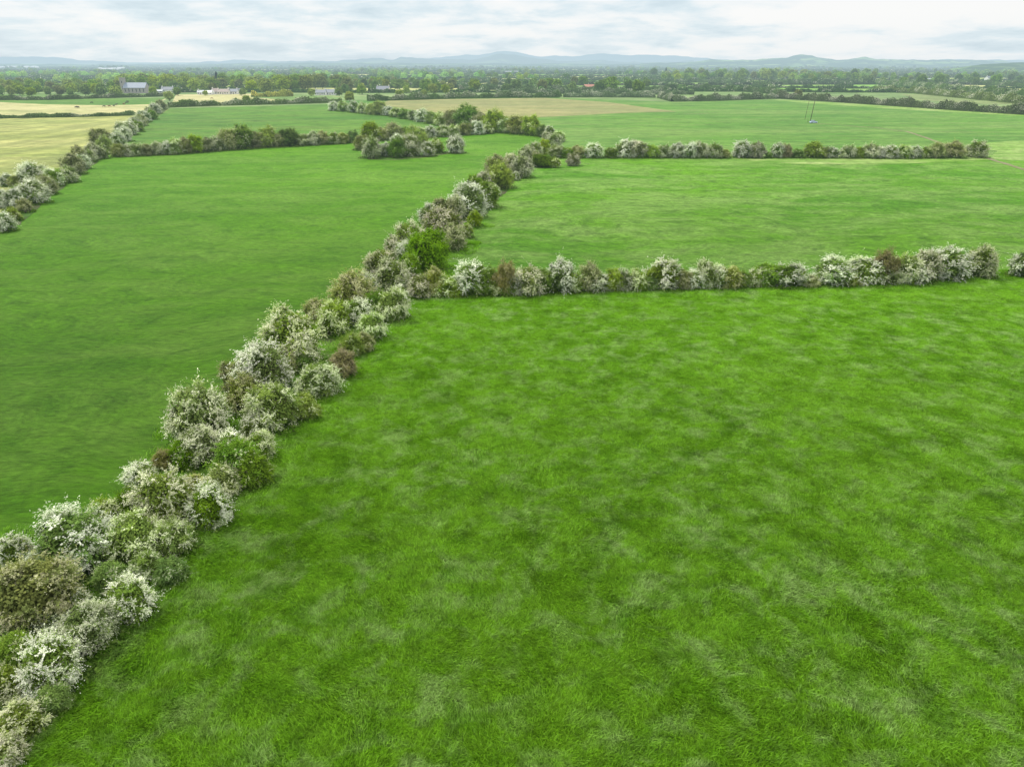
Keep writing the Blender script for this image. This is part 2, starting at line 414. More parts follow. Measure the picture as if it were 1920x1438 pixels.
# hedge crossing to the right from the junction
L2 = [(760,566),(850,562),(1000,560),(1100,554),(1280,549),(1420,545),(1540,541),(1700,537),(1800,530),(1880,528),(1925,526)]
H2 = [(786,538,46,'p'),(818,515,30,'b'),(833,538,48,'x'),(858,548,28,'y'),(883,518,58,'w'),(909,523,44,'g'),(926,537,32,'x'),(947,507,34,'r'),(950,540,36,'g'),(965,529,24,'w'),(991,523,52,'p'),
 (1023,522,34,'g'),(1052,512,54,'w'),(1076,529,38,'x'),(1108,509,36,'b'),(1123,530,38,'w'),(1149,522,36,'y'),(1168,522,34,'c'),(1195,523,34,'x'),(1218,532,26,'g'),(1247,518,60,'w'),(1283,523,34,'b'),
 (1306,524,38,'w'),(1326,503,34,'c'),(1346,516,38,'w'),(1371,519,42,'b'),(1394,525,32,'g'),(1413,520,30,'c'),(1441,519,50,'g'),(1477,523,54,'w'),(1506,516,18,'x'),(1522,531,28,'b'),
 (1564,514,62,'w'),(1594,527,32,'b'),(1627,514,64,'w'),(1655,488,40,'r'),(1664,523,44,'c'),(1700,497,46,'c'),(1716,515,58,'w'),(1732,490,46,'p'),(1778,495,64,'w'),(1806,508,16,'d'),(1838,493,66,'c'),(1852,505,36,'p'),(1923,500,62,'w')]
# second crossing hedge, farther up the right side
L3 = [(1020,298),(1150,298),(1300,298),(1500,298),(1700,299),(1860,297)]
H3 = [(1043,286,30,'x'),(1064,288,24,'g'),(1082,286,28,'b'),(1113,285,36,'w'),(1147,289,26,'g'),(1173,281,38,'w'),(1195,281,38,'p'),(1222,285,28,'y'),(1245,283,28,'c'),(1268,281,30,'w'),(1293,282,32,'w'),(1315,281,32,'c'),
 (1338,283,32,'c'),(1360,289,20,'b'),(1392,280,36,'w'),(1418,282,36,'p'),(1443,292,14,'g'),(1458,280,28,'w'),(1475,282,24,'r'),(1497,290,22,'g'),(1525,283,38,'y'),(1545,286,24,'b'),(1562,287,24,'w'),(1590,285,30,'c'),
 (1610,286,22,'y'),(1634,285,36,'c'),(1652,287,22,'w'),(1669,286,30,'w'),(1694,286,30,'x'),(1716,286,26,'w'),(1734,286,24,'x'),(1757,282,34,'b'),(1787,283,40,'b'),(1833,281,38,'c')]
# hedge at the left edge, running up to the yellow fields
H4 = [(6,417,36,'w'),(23,402,26,'y'),(27,376,38,'w'),(2,374,32,'w'),(46,386,26,'b'),(62,360,46,'w'),(36,364,32,'x'),(83,348,36,'b'),(100,334,32,'w'),(78,329,36,'w'),(55,327,42,'w'),(12,338,24,'w'),(28,340,22,'b'),
 (113,331,28,'y'),(127,327,32,'c'),(136,309,38,'b'),(151,305,26,'w'),(146,290,32,'b'),(165,293,24,'c'),(173,285,30,'c'),(192,287,22,'x'),(190,259,36,'b'),(194,273,32,'y'),(217,262,28,'w'),(231,252,28,'w'),
 (226,243,26,'c'),(243,241,26,'w'),(252,232,24,'w'),(262,226,22,'c'),(270,219,22,'w'),(280,211,20,'c'),(290,204,20,'w'),(300,197,18,'b'),(285,216,18,'g'),(258,238,20,'g')]
# hedge closing the left pasture, then its low island thicket
L5 = [(180,298),(333,291),(483,279),(640,271),(700,266),(833,258),(933,251),(1010,255)]
H5 = [(222,281,24,'b'),(240,282,22,'c'),(257,280,24,'x'),(276,280,22,'b'),(295,279,24,'c'),(313,277,24,'w'),(330,272,26,'x'),(348,270,26,'b'),(367,268,32,'y'),(388,271,26,'b'),(408,269,26,'c'),(430,257,34,'b'),
 (458,256,46,'g'),(480,262,30,'b'),(502,258,38,'y'),(522,265,26,'b'),(542,261,42,'d'),(567,264,24,'x'),(588,261,26,'c'),(605,259,26,'b'),(625,260,24,'x'),(643,259,22,'b'),(660,256,24,'g'),
 (695,247,38,'y',),(715,252,26,'b'),(735,249,38,'b'),(758,252,26,'g'),(785,251,26,'x'),(808,248,24,'w'),(830,247,24,'c'),(850,245,22,'x'),(870,243,24,'b'),(893,241,26,'w'),(915,243,18,'x')]
L5B = [(660,296),(700,300),(770,296),(860,288)]
ISL = [(678,268,28,'b'),(697,277,40,'c'),(722,281,26,'w'),(741,278,36,'g'),(744,264,24,'w'),(765,274,40,'c'),(783,262,42,'y'),(803,281,26,'w'),(818,274,28,'x'),(852,271,34,'w')]
# upper diagonal hedge
L6 = [(600,206),(733,219),(833,238),(930,250),(1000,256),(1040,262)]
H6 = [(626,200,18,'w'),(643,199,20,'x'),(664,201,20,'w'),(680,203,22,'x'),(697,205,22,'y'),(713,202,26,'y'),(727,209,20,'w'),(742,212,20,'x'),(758,214,20,'g'),(773,216,20,'x'),(790,216,24,'w'),
 (808,220,22,'y'),(826,221,24,'x'),(853,221,34,'b'),(880,219,46,'g'),(903,226,30,'b'),(926,229,44,'y'),(948,236,26,'x'),(967,233,36,'b'),(996,233,36,'y'),(1016,245,22,'g'),(1030,247,20,'w')]
LOW = [(1017,302,40,'d',.6),(1042,306,18,'x'),(1074,300,24,'p')]

HEDGES = {
 'h1': ('the central double hedge', 'the bottom left corner', 'hawthorns of the central double hedge'),
 'h2': ('the hedge crossing the right half', 'the hedge junction', 'hawthorns of the near crossing hedge'),
 'h3': ('the gappy far crossing hedge', 'its left end', 'hawthorns of the gappy far crossing hedge'),
 'h4': ('the left edge hedge', 'its near end', 'hawthorns of the left edge hedge'),
 'h5': ('the hedge behind the left pasture', 'its left end', 'hawthorns behind the left pasture'),
 'h6': ('the upper diagonal hedge', 'its far end', 'hawthorns of the upper diagonal hedge'),
 'isl': ('the island thicket', 'its left side', 'hawthorns of the island thicket'),
 'low': ('the corner below the far crossing hedge', 'the central hedge', 'stray bushes below the far crossing hedge'),
}
SPECIAL = {
 ('h1', 60, 1112): 'big round olive-brown hawthorn filling the lower left of the central hedge',
 ('h1', 140, 1020): 'widest snow-white hawthorn, just above the big olive-brown one near the left edge',
 ('h1', 807, 470): 'vivid bright green domed tree beside the hedge junction',
 ('h1', 99, 1243): 'white hawthorn with green showing through, right below the big olive-brown one',
 ('h1', 552, 634): 'large cream hawthorn standing alone beside the grassy gap in the central hedge',
 ('h1', 376, 775): 'tall grey-cream hawthorn bulging left out of the central hedge',
 ('h1', 307, 935): 'large grey-cream hawthorn behind a dark green bush in the lower central hedge',
 ('h2', 1778, 495): 'tall white hawthorn beside the narrow dark ivy-clad stem on the right',
 ('h2', 1806, 508): 'narrow dark green ivy-clad stem between two tall hawthorns at the right',
 ('h2', 1838, 493): 'tall grey-cream hawthorn right of the narrow dark ivy-clad stem',
 ('h2', 1923, 500): 'white hawthorn cut off by the right edge, past the hedge gap',
 ('h2', 1655, 488): 'reddish-brown bush poking up behind white hawthorns of the crossing hedge',
 ('h3', 1833, 281): 'lone cream-brown hawthorn past the right end of the far crossing hedge',
 ('isl', 852, 271): 'lone round white hawthorn just right of the island thicket',
 ('low', 1017, 302): 'low dark green bush spilling right from the central hedge',
 ('low', 1042, 306): 'small white-speckled bush beside the low dark green bush',
 ('low', 1074, 300): 'small lone pinkish bush in front of the far crossing hedge',
}
allp = (plant_centre(H1, 'h1') + plant_base(H2, L2, 'h2') + plant_base(H3, L3, 'h3') + plant_centre(H4, 'h4') + plant_base(H5, L5, 'h5')
        + plant_base(H6, L6, 'h6') + plant_centre(ISL, 'isl') + plant_centre(LOW, 'low'))
count = {}; made = []
for (x, y, W, Hh, k, cx, cy, hd) in allp:
    if k == 'd' and cx == 1806: W = 2.0
    o = hawthorn(x, y, W, Hh, k)
    key = (hd, k); count.setdefault(key, []).append((o, cx, cy, W)); made.append(o)
    UNDER.append((x, y, W, hd))
for (hd, k), lst in count.items():
    where, land, grp = HEDGES[hd]; look = KINDS[k][0]
    lst = [t for t in lst]
    plain = [t for t in lst if (hd, t[1], t[2]) not in SPECIAL]
    plain.sort(key=lambda t: -t[2] if hd in ('h1', 'h4') else t[1])
    for i, t in enumerate(plain):
        if len(plain) == 1: lab = f'{look} hawthorn, the only such one in {where}'
        else: lab = f'{ORD[i]} {look} hawthorn from {land} in {where}' if i < len(plain) - 1 or len(plain) < 3 else f'{look} hawthorn, last of its colour from {land} in {where}'
        tag(t[0], ' '.join(lab.split()[:16]), 'hawthorn', grp)
    for t in lst:
        if (hd, t[1], t[2]) in SPECIAL: tag(t[0], SPECIAL[hd, t[1], t[2]], 'hawthorn', grp)

# rough growth (brambles, nettles, cow parsley) at the foot of each hedge: uncountable, one object per hedge
def undergrowth(hd, dens):
    C, S, K, Nn = [], [], [], []
    for (x, y, W, h) in UNDER:
        if h != hd: continue
        n = int(dens * W * 60)
        a = nrg.uniform(0, 6.28, n); r = np.sqrt(nrg.uniform(0, 1, n)) * W * 0.66
        hh = (0.22 + 0.9 * (1 - r / (W * 0.67))) * nrg.uniform(0.2, 1.2, n)
        p = np.stack([x + np.cos(a) * r, y + np.sin(a) * r, hh], 1)
        C.append(p); S.append(nrg.uniform(0.10, 0.24, n) * (1.0 if hd == 'h1' else 1.4))
        m = nrg.uniform(0, 1, (n, 1)); c = np.array([0.105, 0.20, 0.025]) * (1 - m) + np.array([0.15, 0.21, 0.05]) * m
        c = c * nrg.uniform(0.5, 1.4, (n, 1)); K.append(c)
        Nn.append(nrg.normal(size=(n, 3)) * 0.7 + np.array([0, 0, 0.8]))
    me = quads_mesh('undergrowth_mesh', np.concatenate(C), np.concatenate(Nn), np.concatenate(S), np.concatenate(K), asp=1.6)
    return link('undergrowth', me)
for hd, d, where in (('h1', 1.6, 'the central double hedge'), ('h2', 1.6, 'the near crossing hedge'), ('h3', 1.0, 'the gappy far crossing hedge'), ('h4', 1.2, 'the left edge hedge'),
                     ('h5', 1.2, 'the hedge behind the left pasture'), ('h6', 1.2, 'the upper diagonal hedge'), ('isl', 1.2, 'the island thicket')):
    tag(undergrowth(hd, d), 'tangled green brambles and nettles along the foot of ' + where, 'undergrowth', None, 'stuff')

# ------------------------------------------------------------------ ground and fields
def sheet(name, pts, z, mat):
    """convex or concave polygon on the ground from surveyed outline"""
    import mathutils
    tris = mathutils.geometry.tessellate_polygon([[Vector((p[0], p[1], 0)) for p in pts]])
    me = bpy.data.meshes.new(name + '_mesh')
    fs = []
    for t in tris:
        a, b, c = [Vector((pts[i][0], pts[i][1])) for i in t]
        fs.append(t if (b - a).cross(c - a) > 0 else t[::-1])
    me.from_pydata([(p[0], p[1], z) for p in pts], [], fs); me.update()
    o = link(name, me, mat); tag(o, kind='structure'); return o

def PX(lst): return [P(a, b) for a, b in lst]

# base terrain, reaches the horizon
M_BASE = mat_field('far_plain', (0.128, 0.212, 0.060), (0.085, 0.153, 0.044), (0.221, 0.272, 0.119), big=0.004, mid=0.02, fine=0.25, silver=0.5, bump=0.1)
g = bpy.data.meshes.new('ground_mesh')
g.from_pydata([(-60000, -2000, 0), (60000, -2000, 0), (60000, 70000, 0), (-60000, 70000, 0)], [], [(0, 1, 2, 3)])
tag(link('ground', g, M_BASE), kind='structure')

H1L = [(-420, 1750), (-60, 1330), (100, 1180), (230, 1030), (400, 880), (520, 740), (620, 630), (730, 540), (800, 470), (880, 400), (960, 320), (1010, 285), (1046, 262)]
M_F1 = mat_field('near_meadow', (0.060, 0.175, 0.004), (0.048, 0.140, 0.004), (0.120, 0.215, 0.045), big=0.02, mid=0.28, fine=2.6, silver=0.50, bump=0.9, stretch=0.5, sang=0.5, dark=(0.022, 0.085, 0.003))
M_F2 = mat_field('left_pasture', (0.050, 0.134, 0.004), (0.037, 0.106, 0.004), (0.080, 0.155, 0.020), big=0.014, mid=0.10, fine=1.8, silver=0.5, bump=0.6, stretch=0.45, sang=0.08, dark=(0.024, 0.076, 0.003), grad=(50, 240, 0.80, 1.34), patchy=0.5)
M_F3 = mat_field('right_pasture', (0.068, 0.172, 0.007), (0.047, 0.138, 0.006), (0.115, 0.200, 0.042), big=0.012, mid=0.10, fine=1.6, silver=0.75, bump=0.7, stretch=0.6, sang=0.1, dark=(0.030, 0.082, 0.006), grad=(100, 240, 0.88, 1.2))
M_F4 = mat_field('far_right_pasture', (0.075, 0.178, 0.020), (0.056, 0.148, 0.018), (0.125, 0.205, 0.048), big=0.008, mid=0.05, fine=0.9, silver=0.7, bump=0.3, stretch=0.25, dark=(0.05, 0.12, 0.02))
M_F5 = mat_field('far_left_pasture', (0.070, 0.165, 0.016), (0.050, 0.132, 0.015), (0.110, 0.175, 0.034), big=0.008, mid=0.04, fine=0.9, silver=0.5, bump=0.25, stretch=0.2)
M_F6 = mat_field('mown_yellow_field', (0.218, 0.252, 0.063), (0.160, 0.206, 0.050), (0.353, 0.344, 0.134), big=0.012, mid=0.03, fine=0.8, silver=0.6, bump=0.2, stretch=0.25, stripe=(-0.62, 7.0, 0.65, (0.126, 0.151, 0.050)), dark=(0.143, 0.176, 0.050))
M_F7 = mat_field('hay_field', (0.336, 0.319, 0.151), (0.252, 0.269, 0.109), (0.437, 0.395, 0.218), big=0.012, mid=0.03, fine=0.6, silver=0.5, bump=0.15, stretch=0.2, dark=(0.202, 0.227, 0.076))
M_F9 = mat_field('tan_stubble', (0.202, 0.202, 0.076), (0.143, 0.168, 0.059), (0.252, 0.235, 0.109), big=0.01, mid=0.04, fine=0.7, silver=0.5, bump=0.2, stretch=0.2, dark=(0.126, 0.151, 0.050))
M_BR = mat_field('painted_sun_grass', (0.115, 0.225, 0.030), (0.085, 0.190, 0.022), (0.26, 0.32, 0.12), big=0.02, mid=0.12, fine=1.2, silver=0.75, bump=0.3, stretch=0.3, dark=(0.07, 0.155, 0.018))  # brighter tones paint sunshine between cloud shadows into the grass
h1up = PX(H1L[:8])
sheet('meadow', h1up + PX([(780, 552), (1100, 545), (1400, 538), (1700, 528), (1920, 520), (2500, 500), (2900, 1750)]), 0.004, M_F1)
sheet('left_pasture', PX(H1L) + PX([(1000, 250), (930, 246), (833, 252), (640, 266), (483, 273), (333, 285), (190, 293), (120, 335), (60, 375), (0, 425), (-900, 1300), (-1200, 1750)]), 0.008, M_F2)
sheet('right_pasture', PX(H1L[7:]) + PX([(1060, 292), (1300, 292), (1500, 292), (1860, 292), (2600, 292), (2900, 490), (2500, 500), (1920, 520), (1700, 528), (1400, 538), (1100, 545), (780, 552)]), 0.012, M_F3)
sheet('upper_pasture', PX([(1046, 262), (1000, 250), (930, 243), (833, 232), (733, 213), (640, 190), (850, 184), (1050, 184), (1270, 192), (1455, 187), (1920, 214), (2600, 250), (2600, 292), (1860, 292), (1060, 292)]), 0.016, M_F4)
sheet('middle_pasture', PX([(190, 292), (333, 285), (483, 273), (640, 266), (833, 252), (930, 246), (930, 243), (833, 232), (733, 213), (620, 196), (318, 204)]), 0.020, M_F5)
sheet('yellow_field', PX([(318, 204), (190, 292), (120, 335), (0, 425), (-900, 420), (-900, 224), (0, 222), (250, 217)]), 0.024, M_F6)
sheet('hay_field', PX([(-900, 224), (0, 222), (250, 217), (312, 186), (0, 192), (-900, 200)]), 0.028, M_F7)
sheet('green_strip', PX([(-900, 200), (0, 192), (80, 196), (200, 198), (290, 196), (312, 184), (0, 188), (-900, 192)]), 0.032, M_F5)
sheet('hay_field', PX([(318, 202), (330, 178), (470, 176), (480, 179), (640, 182), (640, 192), (480, 197)]), 0.036, M_F7)
sheet('stubble_field', PX([(700, 196), (735, 188), (870, 186), (1020, 184), (1140, 192), (1270, 210), (1180, 212), (1000, 221), (920, 224), (860, 216), (780, 208)]), 0.040, M_F9)
sheet('painted_sun_grass', PX([(1300, 292), (1400, 301), (1480, 307), (1560, 309), (1700, 307), (1860, 300), (2100, 312), (2500, 300), (2300, 268), (2050, 262), (1900, 265), (1810, 272), (1870, 284), (1860, 292), (1400, 291)]), 0.044, M_BR)
sheet('painted_sun_grass', PX([(1440, 186.5), (1500, 189), (1700, 201), (1920, 214.5), (1920, 219), (1660, 204), (1500, 193)]), 0.046, M_BR)
# lane of bare soil and rank grass between the two rows of the central hedge
M_LANE = mat_field('hedge_bottom', (0.040, 0.105, 0.012), (0.055, 0.085, 0.020), (0.075, 0.065, 0.045), big=0.08, mid=0.35, fine=2.5, silver=0.7, bump=0.8, dark=(0.03, 0.05, 0.012))
def strip(name, pts, w, z, mat, jag=0.0, seed=3):
    r = random.Random(seed); Lf, Rt = [], []
    P2 = []
    for a, b in zip(pts, pts[1:]):
        n = max(1, int((Vector(b) - Vector(a)).length / 4))
        P2 += [(a[0] + (b[0] - a[0]) * i / n, a[1] + (b[1] - a[1]) * i / n) for i in range(n)]
    P2.append(pts[-1])
    for i, p in enumerate(P2):
        a = Vector(P2[max(0, i - 1)]); b = Vector(P2[min(len(P2) - 1, i + 1)]); d = (b - a).normalized(); q = Vector((-d.y, d.x))
        ww = w[0] + (w[1] - w[0]) * i / (len(P2) - 1)
        Lf.append(Vector(p) + q * (ww / 2 + r.uniform(-jag, jag))); Rt.append(Vector(p) - q * (ww / 2 + r.uniform(-jag, jag)))
    V = [(v.x, v.y, z) for v in Lf + Rt]; n = len(Lf)
    me = bpy.data.meshes.new(name + '_mesh'); me.from_pydata(V, [], [(i, n + i, n + i + 1, i + 1) for i in range(n - 1)]); me.update()
    o = link(name, me, mat); tag(o, kind='structure'); return o
strip('lane', PX(H1L), (7.5, 8.5), 0.048, M_LANE, 0.35)
strip('hedge_bank', PX([(760, 553), (1100, 546), (1400, 539), (1700, 530), (1870, 523)]), (5, 5), 0.052, M_LANE, 0.4, 5)
strip('hedge_bank', PX([(0, 425), (60, 375), (120, 335), (190, 285), (318, 196)]), (7, 8), 0.054, M_LANE, 0.4, 6)
M_TRACK = mat_field('worn_track', (0.16, 0.19, 0.075), (0.15, 0.15, 0.075), (0.19, 0.16, 0.11), big=0.03, mid=0.2, fine=1.5, silver=0.8, bump=0.3)
strip('dirt_track', PX([(1529, 232), (1560, 234), (1640, 240), (1700, 247), (1740, 260), (1800, 283), (1860, 300), (1960, 330)]), (1.4, 2.2), 0.056, M_TRACK, 0.3, 8)
strip('dirt_track', PX([(1280, 213), (1310, 214), (1330, 213)]), (1.5, 1.5), 0.058, M_TRACK, 0.3, 9)
strip('dirt_track', PX([(690, 299), (740, 300), (790, 296), (835, 289), (870, 283)]), (1.0, 0.8), 0.060, M_SOIL, 0.2, 10)

# ------------------------------------------------------------------ grass blades on the nearest ground (stuff)
def blade_patch(seed, n=1500, R=1.9):
    r = np.random.default_rng(seed)
    a = r.uniform(0, 6.28, n); rr = R * np.sqrt(r.uniform(0, 1, n))
    # tussocks: pull blades towards a few centres
    tc = r.uniform(-R, R, (26, 2)); ti = r.integers(0, 26, n); w = r.uniform(0, 1, n)[:, None] ** 0.7
    base = np.stack([np.cos(a) * rr, np.sin(a) * rr], 1) * w * 1.0 + (1 - w) * tc[ti]
    h = r.uniform(0.10, 0.34, n); lean = r.normal(size=(n, 2)) * 0.35 + np.array([0.65, 0.1])
    wd = r.uniform(0.012, 0.026, n)
    ax = r.normal(size=(n, 2)); ax /= np.linalg.norm(ax, axis=1, keepdims=True)
    V = np.zeros((n, 5, 3), np.float32)
    V[:, 0, :2] = base - ax * wd[:, None]; V[:, 1, :2] = base + ax * wd[:, None]
    mid = base + lean * (h * 0.4)[:, None]
    V[:, 2, :2] = mid + ax * wd[:, None] * 0.9; V[:, 3, :2] = mid - ax * wd[:, None] * 0.9
    V[:, 2, 2] = V[:, 3, 2] = h * 0.7
    V[:, 4, :2] = base + lean * h[:, None] * 1.15; V[:, 4, 2] = h
    me = bpy.data.meshes.new('blades'); me.vertices.add(n * 5); me.vertices.foreach_set('co', V.reshape(-1))
    li = np.zeros((n, 7), np.int32); b = np.arange(n) * 5
    for i, k in enumerate((0, 1, 2, 3, 3, 2, 4)): li[:, i] = b + k
    me.loops.add(n * 7); me.loops.foreach_set('vertex_index', li.reshape(-1))
    me.polygons.add(n * 2); ls = np.zeros((n, 2), np.int32); ls[:, 0] = np.arange(n) * 7; ls[:, 1] = ls[:, 0] + 4
    me.polygons.foreach_set('loop_start', ls.reshape(-1)); 
    c = np.ones((n, 2, 4), np.float32); cc = r.uniform(0.65, 1.4, (n, 1)) * np.array([1, 1, 1.0]); c[:, 0, :3] = cc; c[:, 1, :3] = cc * 1.15
    at = me.attributes.new('Col', 'FLOAT_COLOR', 'FACE'); at.data.foreach_set('color', c.reshape(-1))
    me.update(calc_edges=True); me.materials.append(M_BLADE); return me

def mat_blade():
    m, nt = nt_new('grass_blade')
    geo = N(nt, 'ShaderNodeNewGeometry'); pos = geo.outputs['Position']
    at = N(nt, 'ShaderNodeAttribute', attribute_name='Col')
    n1 = N(nt, 'ShaderNodeTexNoise', Scale=0.34, Detail=7.0, Roughness=0.65, Distortion=0.5); L(nt, pos, n1.inputs['Vector'])
    n2 = N(nt, 'ShaderNodeTexNoise', Scale=0.5, Detail=4.0, Roughness=0.6); L(nt, pos, n2.inputs['Vector'])
    c = mixc(nt, ramp(nt, n1.outputs[0], [(0.47, 0.0), (0.64, 0.8)]), (0.136, 0.298, 0.010), (0.240, 0.360, 0.112))
    c = mixc(nt, mathn(nt, 'MULTIPLY', ramp(nt, n2.outputs[0], [(0.48, 0.0), (0.62, 1.0)]), 0.7), c, (0.088, 0.225, 0.003))
    n6 = N(nt, 'ShaderNodeTexNoise', Scale=0.045, Detail=4.0, Roughness=0.6, Distortion=0.4); L(nt, pos, n6.inputs['Vector'])
    c = mixc(nt, ramp(nt, n6.outputs[0], [(0.45, 0.0), (0.68, 0.6)]), c, (0.155, 0.325, 0.012))
    c = mixc(nt, 1.0, c, at.outputs['Color'], 'MULTIPLY')
    n7 = N(nt, 'ShaderNodeTexNoise', Scale=1.1, Detail=5.0, Roughness=0.7, Distortion=0.6); L(nt, pos, n7.inputs['Vector'])
    vv = mathn(nt, 'MULTIPLY', ramp(nt, n7.outputs[0], [(0.36, 0.74), (0.48, 1.0), (0.66, 1.16)]), sward_shade_gradient(nt, pos, 22, 105, 0.92, 1.20))  # blade colour carries the painted near-to-far shade too
    vc = N(nt, 'ShaderNodeCombineColor'); [L(nt, vv, vc.inputs[k]) for k in range(3)]
    c = mixc(nt, 1.0, c, vc.outputs[0], 'MULTIPLY')
    d = N(nt, 'ShaderNodeBsdfDiffuse'); t = N(nt, 'ShaderNodeBsdfTranslucent'); gl = N(nt, 'ShaderNodeBsdfGlossy', Roughness=0.5)
    gl.inputs[0].default_value = (.8, 1, .7, 1)
    L(nt, c, d.inputs[0]); L(nt, c, t.inputs[0])
    mx = N(nt, 'ShaderNodeMixShader'); mx.inputs[0].default_value = 0.42; L(nt, d.outputs[0], mx.inputs[1]); L(nt, t.outputs[0], mx.inputs[2])
    m2 = N(nt, 'ShaderNodeMixShader'); m2.inputs[0].default_value = 0.012; L(nt, mx.outputs[0], m2.inputs[1]); L(nt, gl.outputs[0], m2.inputs[2])
    finish(nt, m2.outputs[0]); return m
M_BLADE = mat_blade()
GC = bpy.data.collections.new('grass_kinds')
for i in range(6):
    o = bpy.data.objects.new('grass_patch', blade_patch(900 + i)); GC.objects.link(o)

def inside(x, y, poly):
    c = False; n = len(poly); j = n - 1
    for i in range(n):
        if (poly[i][1] > y) != (poly[j][1] > y) and x < (poly[j][0] - poly[i][0]) * (y - poly[i][1]) / (poly[j][1] - poly[i][1]) + poly[i][0]: c = not c
        j = i
    return c
def grass(name, label, poly, ymax, step, smin, smax, feet=None):
    pts, rot, scl, idx = [], [], [], []
    for (fx, fy, W, h) in feet or ():
        for q in range(int(W * 1.8)):
            a = rnd.uniform(0, 6.28); rr = W * rnd.uniform(.4, .72) + rnd.uniform(0, .9)
            pts.append((fx + math.cos(a) * rr, fy + math.sin(a) * rr, 0.0)); rot.append(rnd.uniform(0, 6.28)); scl.append(rnd.uniform(.5, 1.0) * smax); idx.append(rnd.randrange(6))
    y = 18.0 if poly else 1e9
    while y < ymax:
        hw = 0.80 * y + 16; x = -hw
        while x < hw:
            px, py = x + rnd.uniform(-.6, .6) * step, y + rnd.uniform(-.6, .6) * step
            if inside(px, py, poly):
                n = math.sin(px * 0.21 + 3 * math.sin(py * 0.05)) + math.sin(py * 0.17 + 2.3 * math.sin(px * 0.09)) + 0.6 * math.sin(px * 0.63 + py * 0.41)
                pts.append((px, py, 0.0)); rot.append(1.2 * math.sin(py * 0.23 - px * 0.19 + 2 * math.sin(px * .11)) + rnd.uniform(-2.8, 2.8))
                scl.append(smin + (smax - smin) * min(1, max(0, 0.5 + 0.2 * n + rnd.uniform(-.2, .2)))); idx.append(rnd.randrange(6))
            x += step
        y += step
    me = bpy.data.meshes.new(name + '_mesh'); me.from_pydata(pts, [], [])
    for nm, tp, vals in (('rot', 'FLOAT', rot), ('scl', 'FLOAT', scl), ('idx', 'INT', idx)):
        a = me.attributes.new(nm, tp, 'POINT'); a.data.foreach_set('value', vals)
    o = link(name, me); tag(o, label, 'grass', None, 'stuff')
    ng = bpy.data.node_groups.new('scatter_grass', 'GeometryNodeTree'); ng.is_modifier = True
    ng.interface.new_socket('Geometry', in_out='INPUT', socket_type='NodeSocketGeometry'); ng.interface.new_socket('Geometry', in_out='OUTPUT', socket_type='NodeSocketGeometry')
    gi = ng.nodes.new('NodeGroupInput'); go = ng.nodes.new('NodeGroupOutput')
    ip = ng.nodes.new('GeometryNodeInstanceOnPoints'); ci = ng.nodes.new('GeometryNodeCollectionInfo'); ci.inputs[0].default_value = GC; ci.inputs['Separate Children'].default_value = True
    def att(nm, tp):
        a = ng.nodes.new('GeometryNodeInputNamedAttribute'); a.data_type = tp; a.inputs[0].default_value = nm; return a.outputs[0]
    ng.links.new(gi.outputs[0], ip.inputs['Points']); ng.links.new(ci.outputs[0], ip.inputs['Instance'])
    ip.inputs['Pick Instance'].default_value = True; ng.links.new(att('idx', 'INT'), ip.inputs['Instance Index'])
    cx = ng.nodes.new('ShaderNodeCombineXYZ'); ng.links.new(att('rot', 'FLOAT'), cx.inputs[2]); ng.links.new(cx.outputs[0], ip.inputs['Rotation'])
    ng.links.new(att('scl', 'FLOAT'), ip.inputs['Scale']); ng.links.new(ip.outputs[0], go.inputs[0])
    md = o.modifiers.new('scatter', 'NODES'); md.node_group = ng
    print(name, len(pts)); return o
nearpoly = [(x + 1.5, y) for x, y in h1up] + PX([(780, 556), (1100, 552), (1400, 545), (1700, 536), (1920, 528), (2500, 510), (2900, 1750)])
leftpoly = [(x - 3.0, y) for x, y in PX(H1L)] + PX([(190, 300), (120, 345), (0, 435), (-900, 1300), (-1200, 1750)])
grass('meadow_grass', 'long uneven grass blades of the near right meadow, combed by wind', nearpoly, 140, 1.3, 0.74, 1.0)
grass('verge_grass', 'rank long grass along the feet of the two nearest hedges', None, 0, 1, 1, 1.5, [u for u in UNDER if u[3] in ('h1', 'h2') and u[1] < 160])

